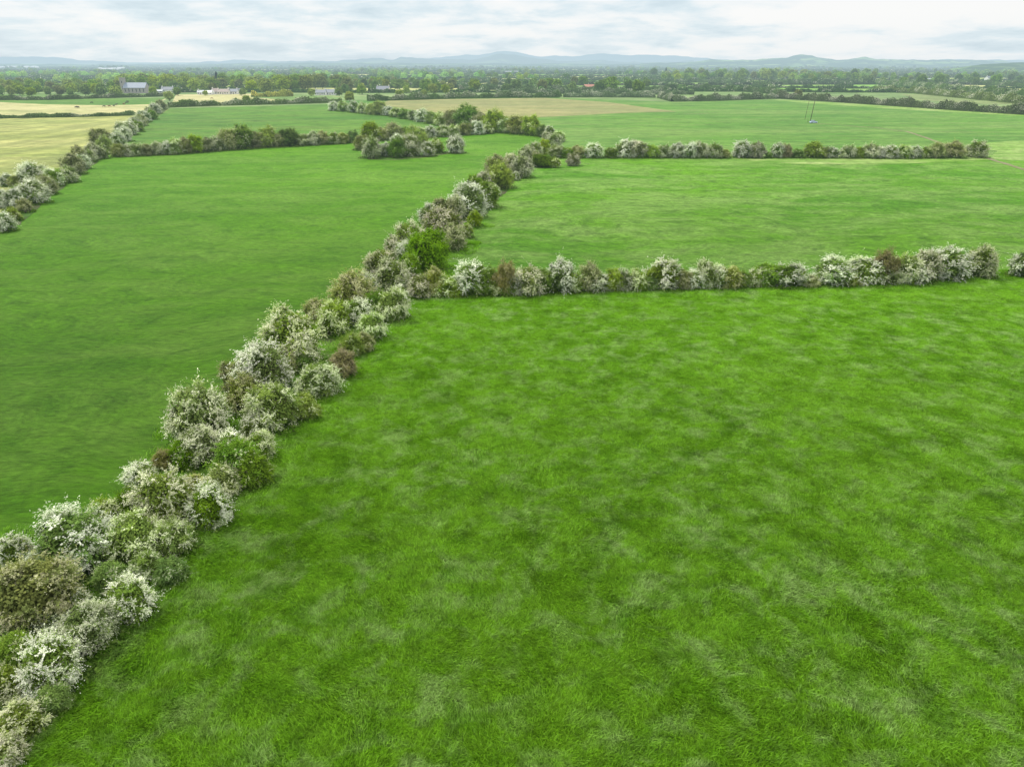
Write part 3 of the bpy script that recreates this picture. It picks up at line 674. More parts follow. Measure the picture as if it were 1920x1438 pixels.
# ------------------------------------------------------------------ trimmed and distant hedges
def hedge_row(name, pts, h, w, col, white, label, grp=None, s=0.7, dens=7.0, lump_amp=0.35, blos=(0.62, 0.62, 0.48), seed=1):
    r = np.random.default_rng(seed); C, S, K, Nn = [], [], [], []
    dist = 0; dens = dens * 3.0
    for a, b in zip(pts, pts[1:]):
        a = np.array(a); b = np.array(b); ln = np.linalg.norm(b - a); n = int(ln * dens)
        t = r.uniform(0, 1, n); q = a + (b - a) * t[:, None]; d = (b - a) / ln; nrm = np.array([-d[1], d[0]])
        along = dist + t * ln
        hh = h * (1 + lump_amp * (np.sin(along / 2.9 + seed) * 0.5 + np.sin(along / 7.7 + 2 * seed) * 0.6 + np.sin(along / 1.3) * 0.25))
        th = r.uniform(-0.15, math.pi + 0.15, n); rad = r.uniform(0.75, 1.05, n)
        off = np.cos(th) * w / 2 * rad; z = np.clip(np.sin(th), -0.1, 1) ** 0.6 * hh * rad
        z = np.nan_to_num(z, nan=0.2); z = np.maximum(z, 0.12)
        m = max(2, int(ln / (h * 0.7))); tm = (np.arange(m) + .5) / m; qc = a + (b - a) * tm[:, None]; al = dist + tm * ln
        hc = h * (1 + lump_amp * (np.sin(al / 2.9 + seed) * 0.5 + np.sin(al / 7.7 + 2 * seed) * 0.6 + np.sin(al / 1.3) * 0.25)) * 0.9
        for sg in (-1, 1):
            oo = sg * w * 0.30
            C.append(np.stack([qc[:, 0] + nrm[0] * oo, qc[:, 1] + nrm[1] * oo, hc * 0.46], 1)); Nn.append(np.tile([nrm[0] * sg, nrm[1] * sg, 0.25], (m, 1)))
            S.append(hc * 1.25); K.append(np.array(col) * r.uniform(.5, .9, (m, 1)))
        C.append(np.stack([q[:, 0] + nrm[0] * off, q[:, 1] + nrm[1] * off, z], 1))
        Nn.append(np.stack([nrm[0] * np.cos(th), nrm[1] * np.cos(th), np.sin(th)], 1) + r.normal(size=(n, 3)) * 0.45)
        S.append(s * r.uniform(0.6, 1.4, n))
        tone = 0.5 + 0.5 * np.sin(along / 5.3 + seed * 3) * np.sin(along / 11.9 + seed)
        base = np.array(col) * (0.75 + 0.6 * tone)[:, None] * r.uniform(0.6, 1.35, (n, 1))
        wz = (np.sin(along / 4.1 + seed * 5) + np.sin(along / 9.3 + seed) * 0.8 + r.normal(size=n) * 0.9) > (1.9 - 2.6 * white)
        wz &= z > hh * 0.25
        K.append(np.where(wz[:, None], np.array(blos) * r.uniform(0.7, 1.15, (n, 1)), base)); dist += ln
    me = quads_mesh(name + '_mesh', np.concatenate(C), np.concatenate(Nn), np.concatenate(S), np.concatenate(K), asp=1.2)
    o = link(name, me); tag(o, label, 'hedge', grp); return o
HG = (0.125, 0.20, 0.055)
hl = [
 ([(-60,223),(0,222.5),(90,221),(170,219.5),(252,217)], 2.4, 3, (0.12,0.20,0.05), .12, 'low trimmed green hedge between the two yellow fields at the left', .5, 14),
 ([(-60,190),(0,188.5),(100,188),(200,184.5),(300,181.5),(312,181)], 4.0, 4, HG, .35, 'dark hedge with pale flecks in front of the church and cottages', .7, 9),
 ([(318,202),(400,199),(480,197),(560,195),(640,192.5)], 4.6, 4.5, (0.14,0.20,0.06), .62, 'blossoming hedge between the tan hay field and green pasture', .7, 10),
 ([(690,190),(770,188),(850,185.5),(950,184),(1049,183.5)], 5.2, 5, HG, .68, 'white-blossomed hedge along the back of the tan stubble field', .7, 11),
 ([(1056,183),(1130,183),(1200,183.5),(1228,184)], 4.8, 5, HG, .5, 'short hedge between two narrow field openings behind the stubble field', .7, 11),
 ([(1236,184),(1262,191),(1330,190),(1400,187.5),(1460,185.5)], 5.2, 5, HG, .6, 'pale blossoming hedge rising to the bend behind the upper pasture', .7, 11),
 ([(1460,185.5),(1520,189),(1600,194),(1700,201),(1800,208),(1925,216)], 5.6, 6, (0.125,0.18,0.06), .5, 'long hedge descending to the right edge behind the upper pasture', .7, 12),
 ([(930,176),(1010,176),(1100,177),(1200,178),(1300,178)], 5.0, 5, HG, .45, 'second hedge line just behind the white-blossomed hedge', .8, 8),
 ([(1236,168),(1310,167.5),(1360,170),(1440,176),(1470,182)], 5.6, 5, HG, .3, 'hedge dipping towards the bend in front of the pale field', .8, 9),
 ([(1240,155),(1330,156),(1440,158.5),(1520,156),(1610,157)], 6.0, 6, HG, .2, 'hedge behind the pale field and in front of the dark wood', .9, 7),
 ([(1610,157),(1680,162),(1760,170),(1840,178),(1925,184)], 7.0, 9, HG, .42, 'blossoming hedge falling right beside the pale field', .9, 9),
 ([(1640,172),(1720,176),(1800,184),(1925,196)], 6.0, 8, (0.15,0.20,0.06), .5, 'yellowish mixed hedge between two small fields at the right', .9, 9),
 ([(1690,157),(1780,158),(1860,161),(1925,164)], 6.0, 6, HG, .3, 'hedge behind the narrow bright field at the far right', .9, 7),
 ([(860,170),(960,169),(1080,171),(1230,170)], 5.5, 5, HG, .3, 'third hedge line behind the stubble field with dark trees on it', .9, 7),
]
for i, (pp, h, w, c, wh, lab, s, dn) in enumerate(hl):
    hedge_row('hedge', PX(pp), h * (1.0 if i not in (0, 1, 2) else 0.95), w * 1.1, c, wh, lab, None, s * 0.62, dn * 2.0, blos=(0.50, 0.52, 0.38), seed=i + 1)
# far strips of pasture
M_P1 = mat_field('pale_field', (0.160, 0.202, 0.071), (0.134, 0.185, 0.063), (0.202, 0.218, 0.101), big=0.004, mid=0.02, fine=0.4, silver=0.4, bump=0.1)
M_P2 = mat_field('bright_field', (0.109, 0.202, 0.046), (0.092, 0.168, 0.038), (0.151, 0.210, 0.076), big=0.004, mid=0.02, fine=0.4, silver=0.4, bump=0.1)
sheet('pale_field', PX([(1255, 166), (1290, 159.5), (1440, 161), (1560, 159.5), (1640, 165), (1600, 168), (1480, 173), (1440, 174), (1350, 167)]), 0.064, M_P1)
sheet('pale_field', PX([(1690, 165), (1690, 160), (1800, 161), (1880, 166), (1870, 170), (1780, 168)]), 0.068, M_P2)
sheet('pale_field', PX([(1690, 177), (1760, 179), (1860, 190), (1920, 196), (1840, 196), (1720, 188)]), 0.072, M_P1)
sheet('pale_field', PX([(640, 183), (560, 178), (470, 179), (470, 183), (560, 190), (640, 191)]), 0.076, M_P2)
sheet('pale_field', PX([(-100, 186), (-100, 178), (220, 176), (310, 176), (310, 180), (100, 186)]), 0.080, M_P2)

# patchwork plain with its hedgerows out to the foot of the hills
fr = random.Random(21); Y0 = [900 * 1.135 ** j for j in range(19)]
cols = [(0.15, 0.27, 0.06), (0.19, 0.30, 0.08), (0.13, 0.22, 0.06), (0.25, 0.31, 0.10), (0.17, 0.31, 0.07), (0.32, 0.34, 0.15)]
NX = 15; grid = []
for j, yy in enumerate(Y0):
    hw = yy * 0.80 + 120
    grid.append([(-hw + 2 * hw * i / NX + fr.uniform(-.35, .35) * 2 * hw / NX * (0 < i < NX), yy * (1 + fr.uniform(-.035, .035))) for i in range(NX + 1)])
V = [(x, y, 0.10) for row in grid for (x, y) in row]; Fc = []; FC = []
for j in range(len(Y0) - 1):
    for i in range(NX):
        a = j * (NX + 1) + i; Fc.append((a, a + 1, a + NX + 2, a + NX + 1)); FC.append(fr.choice(cols))
me = bpy.data.meshes.new('far_fields_mesh'); me.from_pydata(V, [], Fc); me.update()
at = me.attributes.new('Col', 'FLOAT_COLOR', 'FACE')
at.data.foreach_set('color', [c for q in FC for c in (*q, 1.0)])
mff, nt = nt_new('far_fields')
a_ = N(nt, 'ShaderNodeAttribute', attribute_name='Col'); gg = N(nt, 'ShaderNodeNewGeometry'); nn = N(nt, 'ShaderNodeTexNoise', Scale=0.02, Detail=6.0); L(nt, gg.outputs['Position'], nn.inputs['Vector'])
cc = mixc(nt, 1.0, a_.outputs['Color'], ramp(nt, nn.outputs[0], [(0.3, 0.75), (0.7, 1.2)]), 'MULTIPLY')
bb = N(nt, 'ShaderNodeBsdfDiffuse'); L(nt, cc, bb.inputs[0]); finish(nt, bb.outputs[0])
tag(link('far_fields', me, mff), kind='structure')
for j in range(0, len(Y0)):
    s = 0.9 * (1.09 ** j); lab = 'wide hedgerow crossing the far plain between small fields'
    hedge_row('hedge', grid[j], 3.6 + 0.10 * j, 5 + 0.4 * j, (0.105, 0.17, 0.055), .12 if j < 6 else .03, lab, 'hedgerows crossing the far plain', s, max(1.0, 3.2 / (1.13 ** j)), seed=40 + j)
for i in range(0, NX + 1):
    hedge_row('hedge', [grid[j][i] for j in range(len(Y0))], 5.5, 7, (0.105, 0.17, 0.055), .08, 'long hedgerow running away across the far plain', 'hedgerows running away over the far plain', 1.6, 0.8, seed=70 + i)

# ------------------------------------------------------------------ taller trees
TK = {'a': ('mid green', (0.180, 0.300, 0.050), (0.25, 0.38, 0.07)), 'k': ('dark green', (0.125, 0.215, 0.050), (0.16, 0.26, 0.06)), 'l': ('light yellow-green', (0.27, 0.37, 0.055), (0.36, 0.45, 0.08)),
      'o': ('olive', (0.20, 0.25, 0.07), (0.26, 0.30, 0.10))}
TC, TT = {}, {}
for i, (k, (look, c1, c2)) in enumerate(TK.items()):
    for v in range(3):
        sd = 500 + 10 * i + v
        TC[k, v] = crown('tree_crown_mesh', sd, 11, 14, 1.6, c1, 0.6, c2, 0.6, 40, 520, 10, 3000, 0.62, dome=0.52, lumpy=0.26, spray_len=1.5)
        TT[k, v] = trunk_mesh('tree_trunk_mesh', sd, 11, 11, 0.5, 1, 0.38)
# a dark conifer
def conifer(seed):
    r = np.random.default_rng(seed); n = 5000
    z = r.uniform(0, 1, n) ** 0.8; a = r.uniform(0, 6.28, n); lay = 0.75 + 0.3 * np.sin(z * 38 + a * 1.5)
    rad = (1 - z) ** 0.8 * 4.2 * lay * np.sqrt(r.uniform(0.2, 1, n)) + 0.15
    C = np.stack([np.cos(a) * rad, np.sin(a) * rad, 1.5 + z * 15], 1)
    return quads_mesh('conifer_crown_mesh', C, np.stack([np.cos(a), np.sin(a), np.full(n, .6)], 1) + r.normal(size=(n, 3)) * .5, r.uniform(.35, .8, n), np.array([0.022, 0.045, 0.028]) * r.uniform(.6, 1.5, (n, 1)), asp=1.4)
TC['f', 0] = conifer(3); TT['f', 0] = trunk_mesh('conifer_trunk_mesh', 5, 2, 14, 0.5, 1, 0.3)
def tree(x, y, s, k, sx=1.0, name='tree'):
    v = rnd.randrange(3) if k != 'f' else 0
    root = empty('conifer' if k == 'f' else name, (x, y, 0), rnd.uniform(0, 6.28)); root.scale = (s * sx, s * sx, s)
    link('crown', TC[k, v], None, root); link('trunk', TT[k, v], None, root); return root

def wood(x0, x1, rows, label, grp, kinds, hs, n_each, skip=None):
    for ri, by in enumerate(rows):
        n = n_each[ri]
        for i in range(n):
            px = x0 + (x1 - x0) * (i + 0.5 + rnd.uniform(-.45, .45)) / n; py = by + rnd.uniform(-1.2, 1.2)
            if skip and skip(px, py): continue
            x, y = P(px, py); k = rnd.choice(kinds)
            o = tree(x, y, hs / 14 * rnd.uniform(0.72, 1.2), k, rnd.uniform(0.85, 1.3))
            tag(o, TK[k][0] + ' ' + label, 'tree', grp + ', ' + TK[k][0])
# buildings occupy these spans (columns), trees in front rows avoid them
BLD = [(228, 284), (298, 330), (370, 460), (586, 640), (700, 738), (1095, 1118)]
def clear(px, py): return py > 171.5 and any(a - 4 < px < b + 4 for a, b in BLD)
wood(-30, 230, (181, 176, 171, 166), 'broadleaf tree in the wood left of the church', 'trees left of the church', 'aalol', 10.5, (12, 16, 16, 16), clear)
wood(228, 660, (172.0, 168.5, 164, 160), 'broadleaf tree in the wood behind the church and cottages', 'trees behind the church and cottages', 'aallo', 14.5, (26, 30, 30, 30), clear)
wood(640, 860, (177, 170, 165, 161), 'broadleaf tree on the plain behind the middle farmhouse', 'trees behind the middle farmhouse', 'alaok', 10.5, (8, 11, 13, 14), clear)
wood(860, 1240, (172, 166, 161), 'broadleaf tree behind the stubble field', 'trees behind the stubble field', 'aakok', 11, (8, 9, 10), clear)
wood(1240, 1640, (151.5, 148, 145), 'broadleaf tree in the long dark wood at the right', 'trees of the long dark wood at the right', 'aakol', 16, (20, 26, 22))
wood(1600, 1930, (160, 154, 150), 'broadleaf tree in the far right corner', 'trees in the far right corner', 'akao', 13, (9, 12, 14))
singles = [(288,178.5,8,'l','small bright tree in front of the shed beside the church'),(334,180,8,'a','small green tree screening the right of the white house'),(386,180,5,'l','low bright bush in front of the white cottages'),(456,180,7,'a','small green tree at the right end of the village row'),(585,181,7,'l','light green bush left of the two bungalows'),(636,181,8,'a','green bush right of the two bungalows'),(656,192,8.5,'l','wide yellow-green tree behind the start of the upper diagonal hedge'),(533,173,15,'l','light green round tree right of the yellow gorse hedge'),(500,176,15,'l','pale yellow-green tree by the hay field corner'),(318,190,8,'l','bright yellow-green tree ending the left edge hedge'),
 (463,197,7,'l','small bright tree in the blossoming hedge by the hay field'),(385,173,11,'l','light green round tree above the white cottages'),(400,174,10,'o','pinkish olive tree beside the white cottages'),(1145,172,16,'a','big mid green tree left of the red barn group'),
 (1123,173,11,'k','dark tree beside the red roofed barn'),(1495,185,8,'o','olive tree at the hedge bend above the poles'),(1044,170,12,'a','mid green tree behind the white-blossomed hedge'),(890,172,13,'l','light tree behind the left end of the stubble field'),
 (1225,144,18,'k','tall dark round tree on the skyline left of the wood'),(1196,175,13,'a','broad tree right of the red barn group'),(677,178,9,'a','dark bushy tree left of the stubble hedge'),(750,186,8,'l','pale tree in the stubble field hedge'),(795,184,7,'l','yellowish tree in the middle of the stubble field hedge')]
for (px, py, h, k, lab) in singles:
    x, y = P(px, py); tag(tree(x, y, h / 14 * 1.0, k, 1.15), lab, 'tree')
for (px, py, h, lab) in ((409, 163, 20, 'tall dark conifer above the red roofed farmhouse'), (418, 162, 18, 'slimmer dark conifer right of the tall one above the farmhouse'), (1248, 143, 20, 'dark conifer on the right skyline'), (1290, 143, 17, 'dark conifer standing in the right skyline wood')):
    x, y = P(px, py); tag(tree(x, y, h / 17, 'f', 1.2), lab, 'conifer')
# yellow gorse hedge
hedge_row('gorse_hedge', PX([(474, 182), (500, 182.5), (548, 181)]), 5, 6, (0.26, 0.30, 0.03), .6, 'yellow-flowering gorse hedge right of the farmhouses', None, .7, 12, blos=(0.62, 0.58, 0.06), seed=33)

# woods too far to count: one mass of crowns each
def far_wood(name, spots, label, s, c0, nf):
    r = np.random.default_rng(len(spots)); C, Nn, S, K = [], [], [], []
    for (x, y, h) in spots:
        U = r.normal(size=(nf, 3)); U /= np.linalg.norm(U, axis=1, keepdims=True); U[:, 2] = np.abs(U[:, 2]) * 1.0 - 0.1
        w = h * r.uniform(.38, .62)
        f = r.uniform(.7, 1.05, (nf, 1))
        C.append(np.array([x, y, h * .42]) + U * np.array([w, w, h * .58]) * f); Nn.append(U + r.normal(size=U.shape) * .2 + np.array([0, 0, .25]))
        S.append(1.2 * s * r.uniform(.6, 1.4, nf)); m = r.uniform(.55, 1.5)
        K.append(np.array(c0) * np.array([m * r.uniform(.85, 1.3), m, m * r.uniform(.8, 1.2)]) * r.uniform(.85, 1.15, (nf, 1)))
    me = quads_mesh(name + '_mesh', np.concatenate(C), np.concatenate(Nn), np.concatenate(S), np.concatenate(K))
    tag(link(name, me), label, 'wood', None, 'stuff')
def spots(n, px0, px1, py0, py1, h, clump=0.5):
    out = []
    while len(out) < n:
        cx, cy = rnd.uniform(px0, px1), py0 + (py1 - py0) * rnd.random() ** 0.8
        m = 1 if rnd.random() > clump else rnd.randint(4, 12)
        for _ in range(m):
            px, py = cx + rnd.gauss(0, 14) * (m > 1), cy + rnd.gauss(0, .35) * (m > 1)
            py = max(py, 123.5)
            x, y = P(px, py); out.append((x, y, h * rnd.uniform(.7, 1.25)))
    return out
far_wood('woodland', spots(330, -40, 870, 160, 140, 14), 'dense belt of green woodland behind the church village', 1.9, (0.19, 0.32, 0.07), 130)
far_wood('woodland', spots(170, 860, 1960, 158, 140, 12), 'scattered woodland over the plain right of centre', 1.9, (0.16, 0.27, 0.065), 130)
far_wood('woodland', spots(430, -60, 1980, 140, 129, 13, .7), 'blue-green far woodland strung along the plain', 3.2, (0.145, 0.235, 0.065), 70)
far_wood('woodland', spots(400, -60, 1980, 130, 124, 14, .75), 'faintest woodland at the foot of the hills', 5.0, (0.11, 0.165, 0.06), 50)

# ------------------------------------------------------------------ hills
def mat_hill(name, g1, g2, wood, sc):
    m, nt = nt_new(name)
    geo = N(nt, 'ShaderNodeNewGeometry'); pos = geo.outputs['Position']
    vo = N(nt, 'ShaderNodeTexVoronoi', Scale=sc); L(nt, pos, vo.inputs['Vector'])
    c = mixc(nt, vo.outputs['Color'], g1, g2)
    n = N(nt, 'ShaderNodeTexNoise', Scale=sc * .55, Detail=8.0, Roughness=0.65); L(nt, pos, n.inputs['Vector'])
    c = mixc(nt, ramp(nt, n.outputs[0], [(0.42, 0.0), (0.50, 1.0)]), c, wood)
    ve = N(nt, 'ShaderNodeTexVoronoi', Scale=sc, feature='DISTANCE_TO_EDGE'); L(nt, pos, ve.inputs['Vector'])
    c = mixc(nt, ramp(nt, ve.outputs[0], [(0.02, 1.0), (0.07, 0.0)]), c, wood)
    b = N(nt, 'ShaderNodeBsdfDiffuse'); L(nt, c, b.inputs[0]); finish(nt, b.outputs[0]); return m
def hills(name, line, D, depth, mat, rough=0.0, seed=1):
    r = random.Random(seed); xs = np.arange(line[0][0], line[-1][0] + 1, 4.0); V, Fq = [], []; prof = [(-1, 0), (-.75, .10), (-.5, .35), (-.25, .72), (-.1, .94), (0, 1), (.3, .7), (1, 0)]
    ph = [r.uniform(0, 6.28) for _ in range(8)]
    for i, px in enumerate(xs):
        z = top_z(lerp_line(line, px), D)
        z += rough * sum(math.sin(px / (3.0 * 1.7 ** k) + ph[k]) * (0.35 * 1.4 ** k) for k in range(5))
        z = max(z, 0)
        X = (px - 960) / F * (D * CP + (CAM_H) * SP)
        for (t, q) in prof:
            wob = 1 + 0.12 * math.sin(px / 37 + t * 7 + ph[5]) + 0.08 * math.sin(px / 13 + t * 11 + ph[6])
            V.append((X * (1 + t * depth / D), D + t * depth, (z * q * (wob if 0 < q < 1 else 1)) - (2 if q == 0 else 0)))
    n = len(prof)
    for i in range(len(xs) - 1):
        for k in range(n - 1): Fq.append((i * n + k, (i + 1) * n + k, (i + 1) * n + k + 1, i * n + k + 1))
    me = bpy.data.meshes.new(name + '_mesh'); me.from_pydata(V, [], Fq); me.update(); me.polygons.foreach_set('use_smooth', [True] * len(me.polygons))
    tag(link(name, me, mat), kind='structure')
MH1 = mat_hill('near_hills', (0.11, 0.20, 0.05), (0.20, 0.28, 0.09), (0.03, 0.065, 0.022), 0.0060)
MH2 = mat_hill('far_hills', (0.11, 0.16, 0.06), (0.14, 0.19, 0.07), (0.05, 0.07, 0.04), 0.002)
MH3 = mat_hill('mountains', (0.08, 0.10, 0.06), (0.10, 0.11, 0.06), (0.06, 0.07, 0.05), 0.001)
hills('mountains', [(-80,106),(0,107.5),(60,107),(110,108.5),(150,112.5),(230,118),(300,121),(400,117),(440,111.5),(470,113),(560,119),(780,111),(830,108.5),(890,104),(930,97.5),(955,96),(975,99),(1005,107),(1050,107),(1080,104.5),(1130,101.5),(1165,104),(1230,103.5),(1265,104),(1300,110),(1380,113),(1500,116),(1900,112),(2000,114)], 27000, 4000, MH3, 9, 2)
hills('hills', [(180,121),(260,119.5),(340,121),(400,118),(470,118.5),(540,115.5),(600,114),(640,115.5),(690,111.5),(720,108.5),(738,113),(752,107.5),(790,109),(815,113),(870,112),(900,108.5),(935,104.5),(965,104),(990,108),(1030,113),(1100,114.5),(1200,117),(1300,115.5)], 9000, 1800, MH2, 4, 4)
hills('hills', [(1200,120),(1300,116),(1340,113.5),(1400,112.5),(1440,110),(1480,107.5),(1520,107),(1560,111),(1590,111.5),(1620,107.5),(1645,112),(1680,113),(1740,112.5),(1800,114),(1850,113),(1900,116.5),(2000,117)], 6000, 1200, MH1, 2.4, 5)
hills('hills', [(1780,131),(1820,123),(1860,119.5),(1900,118),(2000,116),(2060,117)], 2900, 500, MH1, 0.8, 6)
hills('hills', [(-120,119),(0,120),(120,121),(260,122),(360,122),(440,120),(600,118.5),(760,119),(900,120),(1050,120),(1250,121)], 6500, 900, MH1, 1.2, 7)

# ------------------------------------------------------------------ buildings
def gable(name, px, py, Lx, Wd, eave, ridge, wall, roof, label, cat='house', chim=1, win=3, rz=0.0, extra=None, group=None):
    x, y = P(px, py); root = empty(name, (x, y, 0), rz)
    hx, hy = Lx / 2, Wd / 2
    t = Tubes(); t.poly([(-hx, -hy, -.2), (hx, -hy, -.2), (hx, hy, -.2), (-hx, hy, -.2), (-hx, -hy, eave), (hx, -hy, eave), (hx, hy, eave), (-hx, hy, eave), (-hx, 0, ridge - .15), (hx, 0, ridge - .15)],
        [(0, 1, 5, 4), (1, 2, 6, 9, 5), (2, 3, 7, 6), (3, 0, 4, 8, 7), (3, 2, 1, 0)])
    link('wall', t.mesh('wall_mesh', wall), None, root)
    t = Tubes(); o = .35; th = .18; s = (ridge - eave) / hy; ez = eave - s * o
    t.poly([(-hx - .3, -hy - o, ez), (hx + .3, -hy - o, ez), (hx + .3, 0, ridge), (-hx - .3, 0, ridge), (-hx - .3, hy + o, ez), (hx + .3, hy + o, ez),
            (-hx - .3, -hy - o, ez + th), (hx + .3, -hy - o, ez + th), (hx + .3, 0, ridge + th), (-hx - .3, 0, ridge + th), (-hx - .3, hy + o, ez + th), (hx + .3, hy + o, ez + th)],
           [(6, 7, 8, 9), (9, 8, 11, 10), (0, 3, 2, 1), (3, 4, 5, 2), (0, 1, 7, 6), (4, 10, 11, 5), (1, 2, 8, 7), (2, 5, 11, 8), (0, 6, 9, 3), (3, 9, 10, 4)])
    rf = link('roof', t.mesh('roof_mesh', roof), None, root)
    for c in range(chim):
        t = Tubes(); cx = (-hx + .7) if c == 0 else (hx - .7); t.box((cx, 0, ridge + .35), (.9, .7, 1.7)); t.box((cx, 0, ridge + 1.25), (1.05, .85, .12))
        link('chimney', t.mesh('chimney_mesh', wall), None, rf)
    storeys = 2 if eave > 4 and cat == 'house' else 1
    for st in range(storeys):
        for i in range(win):
            wx = -hx + Lx * (i + .5) / win; wz = 1.5 + 2.6 * st
            t = Tubes()
            if st == 0 and i == win // 2 and cat == 'house':
                t.box((wx, -hy - .02, 1.0), (1.0, .1, 2.0)); link('door', t.mesh('door_mesh', M_TILE), None, root); continue
            hgt = 3.2 if cat == 'church' else 1.2
            if cat == 'church': wz = 3.4
            t.box((wx, -hy - .02, wz), (1.0, .08, hgt)); w_ = link('window', t.mesh('window_mesh', M_GLASS), None, root)
            t = Tubes(); t.box((wx, -hy - .06, wz - hgt / 2 - .06), (1.2, .2, .1)); link('sill', t.mesh('sill_mesh', wall), None, w_)
    tag(root, label, cat, group); return root
ch = gable('church', 258, 175.5, 25, 11, 6.0, 11.0, M_STONE, M_SLATE2, 'long grey stone church with blue slate roof and square tower at the wood', 'church', 0, 6, -0.05)
t = Tubes(); t.box((-14.6, 0, 7.5), (4.6, 4.6, 15.4)); t.box((-14.6, 0, 15.3), (5.0, 5.0, .4))
for a in (-1, 1):
    for b in (-1, 1): t.box((-14.6 + a * 2.0, b * 2.0, 16.2), (.9, .9, 1.6), 0, .35)
for a in (-1, 0, 1): t.box((-14.6 + a * .9, -2.2, 15.8), (.5, .35, .7))
tw = link('tower', t.mesh('tower_mesh', M_STONE), None, ch)
for z in (6.0, 11.8):
    t = Tubes(); t.box((-14.6, -2.32, z), (.9, .08, 2.2)); link('window', t.mesh('window_mesh', M_GLASS), None, tw)
t = Tubes(); t.box((12.2, 0, 12.2), (.25, .2, 2.4)); t.box((12.2, 0, 12.7), (1.0, .2, .25)); link('cross', t.mesh('cross_mesh', M_STONE), None, ch)
gable('house', 316, 174.5, 13, 7, 3.4, 6.2, M_WHITE, M_SLATE, 'white house with slate roof half hidden just right of the church', 'house', 2, 5, .1)
gable('shed', 300, 175.5, 8, 5, 2.4, 3.6, M_TIN, M_TIN, 'low pale grey shed between the church and the white house', 'shed', 0, 2)
gable('cottage', 378, 178, 7, 5, 2.4, 4.4, M_WHITE, M_TIN, 'small white cottage below the round light green tree', 'house', 1, 3)
gable('cottage', 392, 178, 7.5, 5, 2.2, 4.2, M_WHITE, M_WHITE, 'white shed with pale roof, second from left in the cottage row', 'shed', 0, 3)
gable('cottage', 404, 177.5, 6, 8, 3.0, 6.0, M_WHITE, M_TILE, 'gabled white cottage just left of the red roofed farmhouse', 'house', 1, 3, .9)
gable('farmhouse', 420, 177.5, 12, 7, 2.8, 5.4, M_CREAM, M_TILE, 'cream farmhouse with dull red tiled roof in the village row', 'house', 2, 5, .05)
gable('farmhouse', 438, 177, 10, 7, 2.8, 5.2, M_WHITE, M_SLATE, 'white farmhouse with slate roof right of the red roofed one', 'house', 1, 4)
gable('farmhouse', 450, 176.5, 6, 7, 3.2, 5.4, M_CREAM, M_SLATE, 'cream gable house closing the right end of the village row', 'house', 1, 2, .5)
gable('bungalow', 602, 179, 11, 8, 2.7, 5.2, M_WHITE, M_SLATE, 'white bungalow with dark slate roof, left one of the pair', 'house', 1, 5)
gable('bungalow', 621, 178.5, 13, 8, 2.7, 5.4, M_WHITE, M_SLATE, 'white bungalow with dark slate roof, right one of the pair', 'house', 2, 5, -.06)
gable('farmhouse', 719, 173.5, 15, 8, 3.2, 6.6, M_CREAM, M_SLATE, 'grey roofed white farmhouse above the left end of the stubble field', 'house', 2, 5, -.1)
gable('barn', 1106, 169, 15, 10, 3.6, 6.2, M_STONE, M_RED, 'barn with a bright red sheet roof among dark trees', 'barn', 0, 2, .1)
gable('farmhouse', 1355, 150, 19, 9, 6.0, 10, M_STONE, M_SLATE, 'grey two-storey farmhouse in front of the right-hand wood', 'house', 2, 4, .3)
gable('shed', 1290, 148.5, 26, 12, 3.6, 5.5, M_TIN, M_TIN, 'long pale farm shed left of the grey two-storey farmhouse', 'shed', 0, 4)
gable('shed', 960, 137, 55, 16, 3.4, 5, M_TIN, M_TIN, 'very long pale grey shed on the plain near the centre', 'shed', 0, 6)
gable('shed', 1735, 154.5, 28, 12, 3.6, 6, M_TIN, M_TIN, 'pale long shed in the trees at the far right', 'shed', 0, 4, .1)
gable('house', 1852, 152, 11, 8, 5, 8, M_WHITE, M_SLATE, 'small white house in the trees by the far right corner', 'house', 1, 3, .4)
tr = random.Random(5)
for i in range(22):
    px = (6 + i * 4.2 + tr.uniform(-2, 2)) if i < 16 else 190 + (i - 16) * 8 + tr.uniform(-3, 3); py = 128 + tr.uniform(-1, 1.5) if i < 16 else 131 + tr.uniform(-2, 2)
    gable('warehouse', px, py, tr.uniform(16, 42), 18, 6, 10, M_CREAM if i % 2 else M_WHITE, M_TIN, 'pale distant building of the town on the left skyline', 'building', 0, 2, tr.uniform(-.4, .4), group='buildings of the distant town')

# ------------------------------------------------------------------ poles, car, cattle
def pole(px, py, h, r0, lean, label):
    x, y = P(px, py); root = empty('utility_pole', (x, y, 0))
    t = Tubes(); t.tube([(0, 0, -.3), (lean * .5, 0, h * .5), (lean, 0, h)], [r0, r0 * .9, r0 * .75], 10); link('pole', t.mesh('pole_mesh', M_WOOD, True), None, root)
    t = Tubes(); t.tube([(lean, 0, h), (lean, 0, h + .3)], [.05, .03], 8); link('insulator', t.mesh('insulator_mesh', M_STEEL, True), None, root)
    t = Tubes(); t.tube([(lean, 0, h - .6), (lean + 3.5, 1.5, 0)], [.018, .018], 5); link('stay_wire', t.mesh('stay_mesh', M_STEEL), None, root)
    tag(root, label, 'pole'); return root
pole(1518.5, 231, 12.6, .19, .9, 'thicker dark wooden pole rising beside the parked pale blue car')
pole(1509, 225, 11.0, .11, .8, 'thinner wooden pole left of the one beside the parked car')
x, y = P(1514.5, 230); t = Tubes(); t.tube([(0, 0, -.1), (0, 0, 1.35)], [.16, .14], 8); t.box((0, 0, 1.4), (.36, .36, .06))
o = link('post', t.mesh('post_mesh', M_WOOD), None, None, (x, y, 0)); tag(o, 'short dark post just left of the thicker pole', 'post')

